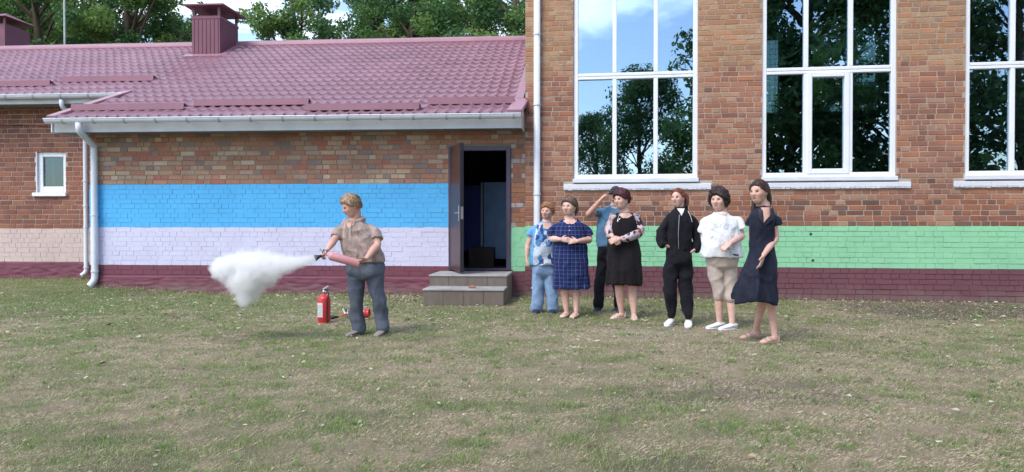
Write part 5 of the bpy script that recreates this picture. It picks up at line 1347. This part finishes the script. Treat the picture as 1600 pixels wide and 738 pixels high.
def person_D():
    s = Person('man in teal T-shirt and dark cap raising one hand to his eyes', 10.85, (945, 487), 'skin_tan'); P = s.P; m = s.m
    nk = P(960, 321); s.head(P(962,305,-.02), 32, 4, 0, 1.0, 1.0, neck=nk, hair=([(0,.42),(1.2,.25),(3.15,.0)], .016, .001), hairmat='cap', seed=4)
    c, sd_, f, up = s.hf; bm = bmesh.new(); tube(bm, [(c + up*.055 + f*.085, .062, .006), (c + up*.045 + f*.14, .055, .006), (c + up*.036 + f*.165, .03, .004)], 14, 3, side=sd_); s.parts.append(('cap_visor', bm, 'cap'))
    bm = bmesh.new(); tube(bm, [(c - sd_*.07 + up*.012 + f*.075, .012), (c + up*.012 + f*.112, .014), (c + sd_*.07 + up*.012 + f*.075, .012)], 8, 3); s.parts.append(('sunglasses', bm, 'black_rubber'))
    R_ = [(P(960,321), m(8), .07), (P(957,325), m(17), .1), (P(955,334), m(20), .125), (P(953,350), m(19.5), .125), (P(951,368), m(19), .125), (P(951,386), m(19), .125)]
    top(s, 't_shirt', 'tealtee', R_, [[(P(942,329), .075), (P(936,332,-.03), .074), (P(931,334,-.06), .066)], [(P(971,330,.03), .075), (P(976,339,.04), .072), (P(978,350,.04), .062)]], .005, 8)
    s.arm(P(940,330), P(919,336,-.10), P(937,314,-.20), V3((.55,-.05,.75)), V3((.8,.2,-.5)), 1, (.052,.046,.030), .75)
    s.arm(P(972,331,.03), P(979,356,.05), P(976,378,.02), V3((0,-.1,-1)), V3((-.9,.3,0)), 1, (.052,.044,.030), .4)
    hips = [(P(950,382), m(17), .11), (P(950,392), m(17.5), .12), (P(951,404), m(18), .12), (P(951,410), m(17), .11)]
    trousers(s, 'trousers', 'blackcloth', hips, [[(P(943,402), .090), (P(939,430), .08), (P(936,455), .075), (V3((P(935,486).x, .01, .08)), .072)], [(P(960,402), .090), (P(963,430), .08), (P(966,455), .075), (V3((P(967,486).x, .07, .08)), .07)]], .006, seed=5)
    fa, fb = V3((P(935,486).x, 0, .085)), V3((P(967,486).x, .06, .085)); t = V3((-.4,-1,0))
    s.leg(P(943,402), P(939,440), fa, toe=t, k=.8); s.leg(P(960,402), P(965,440), fb, toe=t, k=.8)
    s.shoe('shoe', fa, t, 'shoe_dark', sole='sole'); s.shoe('shoe', fb, t, 'shoe_dark', sole='sole'); s.decal('neckline', [(953,314),(967,314),(966,324),(960,327),(954,325)], 'SKIN'); s.done()
person_D()

def person_E():
    s = Person('woman with short burgundy hair in black dress with flowery sleeves, arms folded low', 10.0, (980, 497), 'skin_pale'); P = s.P; m = s.m
    s.long = True; nk = P(976, 331); s.head(P(971.5,312.5,-.03), 48, -4, 0, 1.07, 1.10, neck=nk, hair=([(0,.42),(.6,.36),(1.0,.12),(1.5,-.05),(1.9,-.4),(3.15,-.55)], lambda d: .018 + .022*sm(-.1,.8,d.z), .006), hairmat='hair_burgundy', seed=5)
    R_ = [(P(976,333), m(13), .085), (P(976,337), m(19), .11), (P(975,345), m(21), .135), (P(974,357), m(22), .15), (P(973,370), m(23), .155), (P(974,385), m(25), .16), (P(975,405), m(26), .17), (P(975,425), m(27), .175), (P(975,444), m(27), .17)]
    bm = bmesh.new(); ringbody(bm, R_); ringbody(s.body, shrink(R_[:7], .88)); s.neckskin(nk + V3((-.02,-.082,-.03)), .065, .035); pleat(bm, P(975,430).x, P(0,385).z, P(0,444).z, .014, 8); s.garment('dress', bm, 'blackdress', .009, .006, (7,7,2.2), 9, sag=lambda t: .5 + 1.1*(1-t))
    for q in ([(P(959,340), .062), (P(953,352,-.02), .060), (P(951,362,-.06), .056), (P(953,368,-.14), .046)], [(P(993,341), .070), (P(998,353,-.01), .066), (P(998,364,-.06), .062), (P(985,371,-.16), .052), (P(975,373,-.2), .042)]):
        bm = bmesh.new(); tube(bm, q, 16, 5); s.garment('sleeve', bm, 'floral', .009, .005, (9,9,9), 10)
    s.arm(P(960,341), P(952,362,-.07), P(957,370,-.20), V3((.55,-.3,-.7)), V3((.3,.8,-.3)), 1, (.05,.042,.028), .5)
    s.arm(P(992,342), P(998,365,-.07), P(967,374,-.22), V3((-1,-.12,-.25)), V3((-.1,.8,-.3)), -1, (.05,.044,.029), .5)
    fa, fb = V3((P(972,490).x, .05, .085)), V3((P(990,490).x, -.03, .085)); ta, tb = V3((-1,-.7,0)), V3((-.1,-1,0))
    s.leg(P(968,420), P(968,453), fa, (.085,.062,.056,.035), ta); s.leg(P(986,420), P(987,453), fb, (.085,.062,.056,.035), tb)
    s.shoe('sandal', fa, ta, 'cream', sole='cream', sandal=True); s.shoe('sandal', fb, tb, 'cream', sole='cream', sandal=True)
    bm = bmesh.new(); tube(bm, [(P(968,334,-.11), .0025), (P(966,341,-.15), .0025), (P(965.5,345,-.165), .0025), (P(971,340,-.155), .0025), (P(979,334,-.12), .0025)], 6, 3); ell(bm, P(965.5,346,-.168), (.012,.004,.014), 8); s.parts.append(('pendant', bm, 'silver'))
    s.decal('neckline', [(964,326),(988,326),(986,337),(979,341),(971,341),(966,337)], 'SKIN'); s.done()
person_E()

def person_F():
    s = Person('young woman with red ponytail in black tracksuit and white trainers, hands in pockets', 9.3, (1061, 510), 'skin_pale'); P = s.P; m = s.m
    s.long = True; nk = P(1063, 326); s.head(P(1059.5,310,-.02), 38, 0, 0, 1.0, .98, neck=nk, hair=([(0,.58),(.6,.5),(1.0,.22),(1.5,.02),(2.0,-.2),(3.15,-.4)], .010, .003), hairmat='hair_red', seed=6, brow='brow',
        tails=[[(-.02,-.10,.05,.026),(-.045,-.125,.03,.030),(-.055,-.12,-.05,.030),(-.05,-.10,-.13,.016)]])
    R_ = [(P(1062,324), m(9), .065), (P(1062,328.5), m(16), .085), (P(1062,338), m(19), .11), (P(1062,352), m(19), .125), (P(1061,368), m(19), .125), (P(1061,380), m(20), .125), (P(1062,391), m(19), .12)]
    def collar(bm): tube(bm, [(nk + V3((math.cos(a)*.066, math.sin(a)*.066-.005, .018+.01*math.sin(a))), .012, .024) for a in [2*math.pi*i/12 + 1.9 for i in range(11)]], 8, 2)
    sl = [[(P(1046,336), .066), (P(1039,350), .064), (P(1034,364,.0), .062), (P(1033,376,-.03), .056), (P(1037,385,-.07), .046)], [(P(1078,336), .066), (P(1085,350), .064), (P(1090,366,.02), .062), (P(1090,380,0), .056), (P(1086,392,-.04), .044)]]
    top(s, 'jacket', 'blackcloth', R_, sl, .007, 11, extra=collar)
    s.arm(P(1046,337), P(1034,365,.0), P(1038,382,-.06), V3((.8,.25,-.5)), V3((.5,.3,.8)), -1, (.036,.032,.026), .3)
    s.arm(P(1078,337), P(1090,366,.015), P(1086,390,-.04), V3((-.8,.1,-.6)), V3((-.5,.3,.8)), 1, (.036,.032,.026), .4)
    hips = [(P(1061,384), m(18), .11), (P(1061,394), m(20.5), .125), (P(1060.5,408), m(22), .13), (P(1060.5,414), m(21), .12)]
    trousers(s, 'joggers', 'blackcloth', hips, [[(P(1050,406), .092), (P(1047,432), .09), (P(1047,455), .078), (P(1048.5,474,.03), .068), (V3((P(1050,500).x, .06, .125)), .052)], [(P(1071,406), .092), (P(1071,432), .090), (P(1072,455), .08), (P(1073.5,478,-.03), .07), (V3((P(1074,500).x, -.06, .125)), .053)]], .006, seed=6)
    fa, fb = V3((P(1050,500).x, .06, .085)), V3((P(1074,500).x, -.06, .085)); ta, tb = V3((-.55,-1,0)), V3((-.25,-1,0))
    s.leg(P(1050,406), P(1047,445), fa, (.07,.05,.045,.034), toe=ta, k=.8); s.leg(P(1071,406), P(1072,445), fb, (.07,.05,.045,.034), toe=tb, k=.8)
    s.shoe('trainer', fa, ta, 'shoe_white', sole='shoe_white', soleh=.026, top=.078, size=1.05); s.shoe('trainer', fb, tb, 'shoe_white', sole='shoe_white', soleh=.026, top=.078, size=1.05)
    bm = bmesh.new(); tube(bm, [(P(1075,330,-.06), .0035), (P(1079,338,-.085), .0035), (P(1081.5,347,-.08), .0035)], 6, 3); s.parts.append(('piping', bm, 'shoe_white'))
    bm = bmesh.new(); tube(bm, [(P(1061.5,336,-.122), .003), (P(1060.5,352,-.143), .003), (P(1060,370,-.144), .003), (P(1060.5,389,-.140), .003)], 6, 3); s.parts.append(('zip', bm, 'steel'))
    s.decal('shirt_front', [(1056,326),(1068,326),(1061.5,338)], 'shoe_white', .004); s.done()
person_F()

def person_G():
    s = Person('stout woman with dark bob in white sketch-print T-shirt and beige cropped trousers', 9.0, (1130, 517), 'skin_pale'); P = s.P; m = s.m
    nk = P(1127, 331); s.head(P(1123.5,313.5,-.03), 38, -2, 0, 1.06, 1.14, neck=nk, hair=([(0,.46),(.45,.42),(.75,.2),(.98,-.25),(1.3,-.60),(1.8,-.78),(3.15,-.85)], lambda d: .014 + .022*sm(-.8,.6,d.z) + .010*(1-abs(d.y)), .012), hairmat='hair_black', seed=7)
    R_ = [(P(1127,332), m(12), .085), (P(1127,336), m(20), .115), (P(1126.5,344), m(26), .145), (P(1126.5,358), m(28), .17), (P(1127,374), m(30), .185), (P(1127,389), m(32), .19), (P(1127,402), m(31.5), .185)]
    sl = [[(P(1106,342,.02), .085), (P(1101,352,.04), .082), (P(1100,362,.06), .076)], [(P(1149,342), .090), (P(1155,350,-.02), .086), (P(1158,359,-.03), .078)]]
    top(s, 't_shirt', 'whitetee', R_, sl, .006, 12)
    s.arm(P(1150,343), P(1158,369,-.04), P(1142,380,-.24), V3((-.75,-.2,-.45)), V3((.2,.5,-.85)), -1, (.056,.050,.031), .45)
    s.arm(P(1105,344,.03), P(1099,368,.10), P(1110,385,.16), V3((.8,.3,-.5)), V3((0,-1,0)), 1, (.056,.048,.031), .45)
    hips = [(P(1128,394), m(25), .15), (P(1128,403), m(25), .15), (P(1128,412), m(24.5), .14), (P(1129,418), m(23), .13)]
    trousers(s, 'cropped_trousers', 'beige', hips, [[(P(1117,413), .100), (P(1119.5,436), .082), (P(1122.5,452), .074), (P(1124,462,.02), .074)], [(P(1139,413), .100), (P(1140,436), .082), (P(1141,452), .076), (P(1141,465,-.02), .078)]], .005, seed=7)
    fa, fb = V3((P(1126,510).x, .05, .085)), V3((P(1142,510).x, -.05, .085)); t = V3((-1,-.5,0))
    s.leg(P(1117,413), P(1122,450), fa, (.08,.058,.052,.033), t, k=.78); s.leg(P(1139,413), P(1141,450), fb, (.08,.058,.052,.033), t, k=.78)
    for f in (fa, fb): s.shoe('slip_on_shoe', f, t, 'shoe_white', sole='shoe_white', top=.070, size=1.06)
    s.decal('neckline', [(1116,325),(1137,325),(1134,335),(1127,338),(1119,335)], 'SKIN'); s.decal('printed_tab', [(1139,396),(1148,397),(1148,399.5),(1139,398.5)], 'navy_plain', .004); s.done()
person_G()

def person_H():
    s = Person('woman with long dark brown hair in flared dark navy dress and sandals, nearest the camera', 7.96, (1200, 533), 'skin'); P = s.P; m = s.m
    nk = P(1193, 321); s.head(P(1186.5,301,-.03), 50, -2, 0, 1.10, 1.0, neck=nk, hair=([(0,.52),(.6,.42),(1.0,.15),(1.45,-.02),(1.9,-.35),(3.15,-.7)], .014, .004), hairmat='hair_dark', seed=8,
        tails=[[(.00,-.10,.0,.045),(-.02,-.115,-.07,.036),(-.02,-.10,-.15,.024),(-.01,-.08,-.20,.012)], [(.062,-.02,-.05,.018),(.070,-.01,-.12,.020),(.075,.0,-.20,.018),(.072,.01,-.28,.007)]])
    R_ = [(P(1194,322), m(12), .075), (P(1193.5,327), m(19), .095), (P(1192,336), m(20.5), .115), (P(1191,353), m(19.5), .125), (P(1190.5,366), m(18.5), .12), (P(1190.5,378), m(18), .12), (P(1190,395), m(20.5), .14), (P(1187,420), m(25), .17), (P(1182.5,446), m(29.5), .195), (P(1179.5,471), m(32.5), .21)]
    sl = [[(P(1178,335,.06), .064), (P(1174,344,.08), .062), (P(1172,352,.10), .056)], [(P(1207,335), .068), (P(1211,343,-.01), .067), (P(1213,352,-.01), .062)]]
    bm = bmesh.new(); ringbody(bm, R_, n=36)
    for q in fsl(sl, R_[2][0].x): tube(bm, q, 16, 4, round_ends='start')
    ringbody(s.body, shrink(R_[:7], .88)); s.neckskin(nk + V3((-.035,-.075,-.05)), .045, .065)
    # hanging pleats of the skirt: angular ripples
    for v in bm.verts:
        k = sm(P(0,385).z, P(0,470).z, v.co.z)
        if k > 0:
            cx_ = P(1182,460).x; a = math.atan2(v.co.y, v.co.x - cx_); v.co += Vector((math.cos(a), math.sin(a), 0))*(.024*k*math.sin(7*a + 2.2*k) + .011*k*math.sin(13*a)); v.co.z += .02*k*math.sin(3*a+.8)
    s.garment('dress', bm, 'navy', .009, .006, (8,8,3), 14)
    s.arm(P(1207,336), P(1212,372,-.02), P(1193,399,-.20), V3((-.30,-.1,-1)), V3((-.8,.5,.1)), -1, (.046,.040,.027), .25, size=1.0)
    s.arm(P(1179,336,.07), P(1174,366,.14), P(1178,392,.08), V3((.1,-.2,-1)), V3((.8,.5,0)), 1, (.046,.040,.027), .3)
    fa, fb = V3((P(1194,520).x, .28, .085)), V3((P(1209,520).x, -.02, .085)); ta, tb = V3((-1,-.3,0)), V3((-1,-.45,0))
    s.leg(P(1185,430), P(1193,466,.12), fa, (.08,.052,.045,.031), ta); s.leg(P(1198,430), P(1205,468,0), fb, (.08,.052,.045,.031), tb)
    s.shoe('sandal', fa, ta, 'sandal', sole='sandal', sandal=True, size=1.05); s.shoe('sandal', fb, tb, 'sandal', sole='sandal', sandal=True, size=1.05)
    s.decal('neckline', [(1184,316),(1206,316),(1203,325),(1196,338),(1187,350),(1184,340)], 'SKIN', .010); s.decal('lapel', [(1181,322),(1185.5,322),(1186,342),(1188,352),(1180,341)], 'navy_plain', .016); s.decal('lapel', [(1201,320),(1208,324),(1206,339),(1198,346),(1188,353),(1196,338)], 'navy_plain', .017); s.done()
person_H()

# ================================================================== EXTINGUISHERS
def extinguisher(base, axis, L_, r, label, red='red_paint', side=Vector((0,-1,0)), hose=True, horn=None, vscale=1.0, sheet=True):
    ax = axis.normalized(); sd_ = (side - ax*side.dot(ax)).normalized(); b_ = ax.cross(sd_); root = empty('fire_extinguisher', base, 0, label=label, cat='fire extinguisher')
    Wp = lambda a, x, y: ax*a + b_*x + sd_*y
    bm = bmesh.new(); prof = [(0, .012), (r*.8, .012), (r*.93, .0), (r*.93, .022), (r, .030)] + [(r, L_*.55), (r, L_-r*.75)] + [(r*math.cos(R(t)), L_ - r*.75 + r*.75*math.sin(R(t))) for t in (20, 40, 58, 74)] + [(r*.22, L_+.004), (r*.22, L_+.02), (0, L_+.02)]
    lathe(bm, prof, Vector((0,0,0)), ax, 28); bmesh.ops.recalc_face_normals(bm, faces=bm.faces); cyl = obj('cylinder', bm, M[red], root, smooth=True); cyl.data.set_sharp_from_angle(angle=R(40))
    bm = bmesh.new(); lathe(bm, [(r*.24, L_+.021), (r*.26, L_+.04), (r*.18, L_+.055), (0, L_+.056)], Vector((0,0,0)), ax, 14); tube(bm, [(Wp(L_+.035, 0, 0), .010), (Wp(L_+.035, r*.6, 0), .009)], 8, 1); obj('valve', bm, M['steel'], root, smooth=True)
    for k, (z0, z1) in enumerate(((.050, .062), (.062, .105))):
        bm = bmesh.new(); tube(bm, [(Wp(L_+z0, -r*.2, 0), .008, .012), (Wp(L_+(z0+z1)/2, r*.35, 0), .004, .012), (Wp(L_+z1, r*.95*vscale, 0), .004, .010)], 8, 3, side=sd_); obj('lever', bm, M['steel' if k else 'black_rubber'], root)
    if sheet: ext_label(root, Wp, L_, r)
    if hose:
        bm = bmesh.new(); tube(bm, [(Wp(L_+.035, r*.6, 0), .009), (Wp(L_+.02, r*1.05, .0), .009), (Wp(L_*.8, r*1.10, .02), .009), (Wp(L_*.3, r*1.08, .02), .009), (Wp(L_*.08, r*1.08, .02), .013)], 8, 4); obj('hose', bm, M['black_rubber'], root, smooth=True)
    if horn:
        p0, p1 = horn; bm = bmesh.new(); d = (p1-p0); lathe(bm, [(.0, 0), (.012, 0), (.016, d.length*.35), (.034, d.length), (.029, d.length), (.010, d.length*.5), (0, d.length*.5)], p0, d, 16); obj('horn', bm, M['black_rubber'], root, smooth=True)
        bm = bmesh.new(); tube(bm, [(Wp(L_+.035, 0, 0), .011), (p0*.5 + Wp(L_+.035, 0, 0)*.5, .012), (p0, .012)], 8, 2); obj('outlet', bm, M['orange_red'], root)
    return root
def ext_label(root, Wp, L_, r):
    bm = bmesh.new(); n = 8; a0, a1 = -.9, .65; rr = []
    for z in (L_*.22, L_*.72):
        rr.append([bm.verts.new(Wp(z, math.sin(a0 + (a1-a0)*i/n)*(r+.0015), math.cos(a0 + (a1-a0)*i/n)*(r+.0015))) for i in range(n+1)])
    for i in range(n): bm.faces.new((rr[0][i], rr[0][i+1], rr[1][i+1], rr[1][i]))
    bm.faces.ensure_lookup_table(); lab = obj('label_sheet', bm, M['paper'], root)
    bm = bmesh.new(); 
    for k in range(7):
        z = L_*(.28 + .055*k); aa = [a0 + .12 + (a1-a0-.35)*i/5 for i in range(6)]; q0 = [bm.verts.new(Wp(z, math.sin(a)*(r+.0022), math.cos(a)*(r+.0022))) for a in aa]; q1 = [bm.verts.new(Wp(z+L_*.018, math.sin(a)*(r+.0022), math.cos(a)*(r+.0022))) for a in aa]
        for i in range(5): bm.faces.new((q0[i], q0[i+1], q1[i+1], q1[i]))
    obj('printed_lines', bm, M['print_grey'], lab)
M['paper'] = simple('paper', (.62,.62,.62), .5, .12, 12); M['print_grey'] = simple('print_grey', (.25,.25,.28), .6)
def W3(px, py, Y): return at(px, py, Y)
b0 = W3(561, 412.5, 8.18); b1 = W3(513, 399, 8.14)
extinguisher(b0, b1-b0, (b1-b0).length, .046, 'pale pinkish red fire extinguisher held level by the woman in jeans', 'pale_red', Vector((0,-1,.2)), False, (W3(503,399.5,8.13)-b0, W3(492.5,403.5,8.12)-b0), sheet=False)
p = W3(506.5, 503, 9.6); extinguisher(Vector((p.x, p.y, gh(p.x, p.y))), Vector((0,0,1)), .355, .080, 'upright red fire extinguisher with white label standing on the grass', 'red_paint', Vector((-.75,-1,0)))
p = W3(577, 491, 10.0); q = W3(540, 490, 10.05)
extinguisher(Vector((p.x, p.y, .070)), Vector((q.x-p.x, q.y-p.y, -.006)), .26, .060, 'red fire extinguisher lying on its side behind the legs of the woman in jeans', 'red_paint', Vector((0,-1,.2)), False, (Vector((-.40,.0,-.045)), Vector((-.50,-.03,-.05))))

# ================================================================== POWDER CLOUD
def powder():
    Zc = 8.1; blobs = [(492,403.5,4.0),(486,404.5,6),(478,406.5,7.5),(468,409,9.5),(457,411.5,11.5),(446,414,14),(434,415,17),(420,416,20),(405,417,23),(388,419,25),(370,421,24),(353,420,19),(342,422,13),(398,434,22),(380,438,24),(364,436,16),(386,452,19),(382,463,14),(380,472,8.5),(415,430,18),(424,424,16)]
    B_ = []
    for i, (x, y, r) in enumerate(blobs):
        dz = (.05*math.sin(i*2.1) if i > 6 else 0); B_.append((at(x, y, Zc+dz), r*(Zc)/F_PX*1.22))
    o0 = at(420, 425, Zc); m = bpy.data.materials.new('powder'); m.use_nodes = True; t = m.node_tree; t.nodes.clear(); out_ = t.nodes.new('ShaderNodeOutputMaterial')
    v = coords(t); n1 = nd(t, 'ShaderNodeTexNoise', {'Vector': v, 'Scale': 16.0, 'Detail': 8, 'Roughness': .6}).outputs['Fac']; n2 = nd(t, 'ShaderNodeTexNoise', {'Vector': v, 'Scale': 4.5, 'Detail': 2}).outputs['Fac']
    acc = None
    for c, r in B_:
        c = c - o0; d = nd(t, 'ShaderNodeVectorMath', {0: v, 1: tuple(c)}, operation='DISTANCE').outputs['Value']
        f = math_(t, 'SUBTRACT', 1.0, math_(t, 'DIVIDE', d, r)); acc = f if acc is None else nd(t, 'ShaderNodeMath', {0: acc, 1: f, 2: .12}, operation='SMOOTH_MAX').outputs[0]
    nn = math_(t, 'ADD', math_(t, 'MULTIPLY', math_(t, 'SUBTRACT', n1, .5), 1.05), math_(t, 'MULTIPLY', math_(t, 'SUBTRACT', n2, .5), .5))
    den = math_(t, 'MULTIPLY', math_(t, 'MULTIPLY', math_(t, 'ADD', acc, math_(t, 'SUBTRACT', nn, .0)), .95, True), 40.0)
    vs = nd(t, 'ShaderNodeVolumeScatter', {'Color': (.995,.997,1,1), 'Density': den, 'Anisotropy': .0}); t.links.new(vs.outputs[0], out_.inputs['Volume'])
    bm = bmesh.new()
    for c, r in B_: bmesh.ops.create_icosphere(bm, subdivisions=2, radius=r*1.25, matrix=Matrix.Translation(c - o0))
    me = remesh(bm, 'powder_cloud', .03, None, 2); me.materials.append(m); o = link('powder_cloud', me, None, o0); tag(o, 'dense white cloud of extinguishing powder spraying from the black horn', 'powder cloud', kind='stuff')
powder()
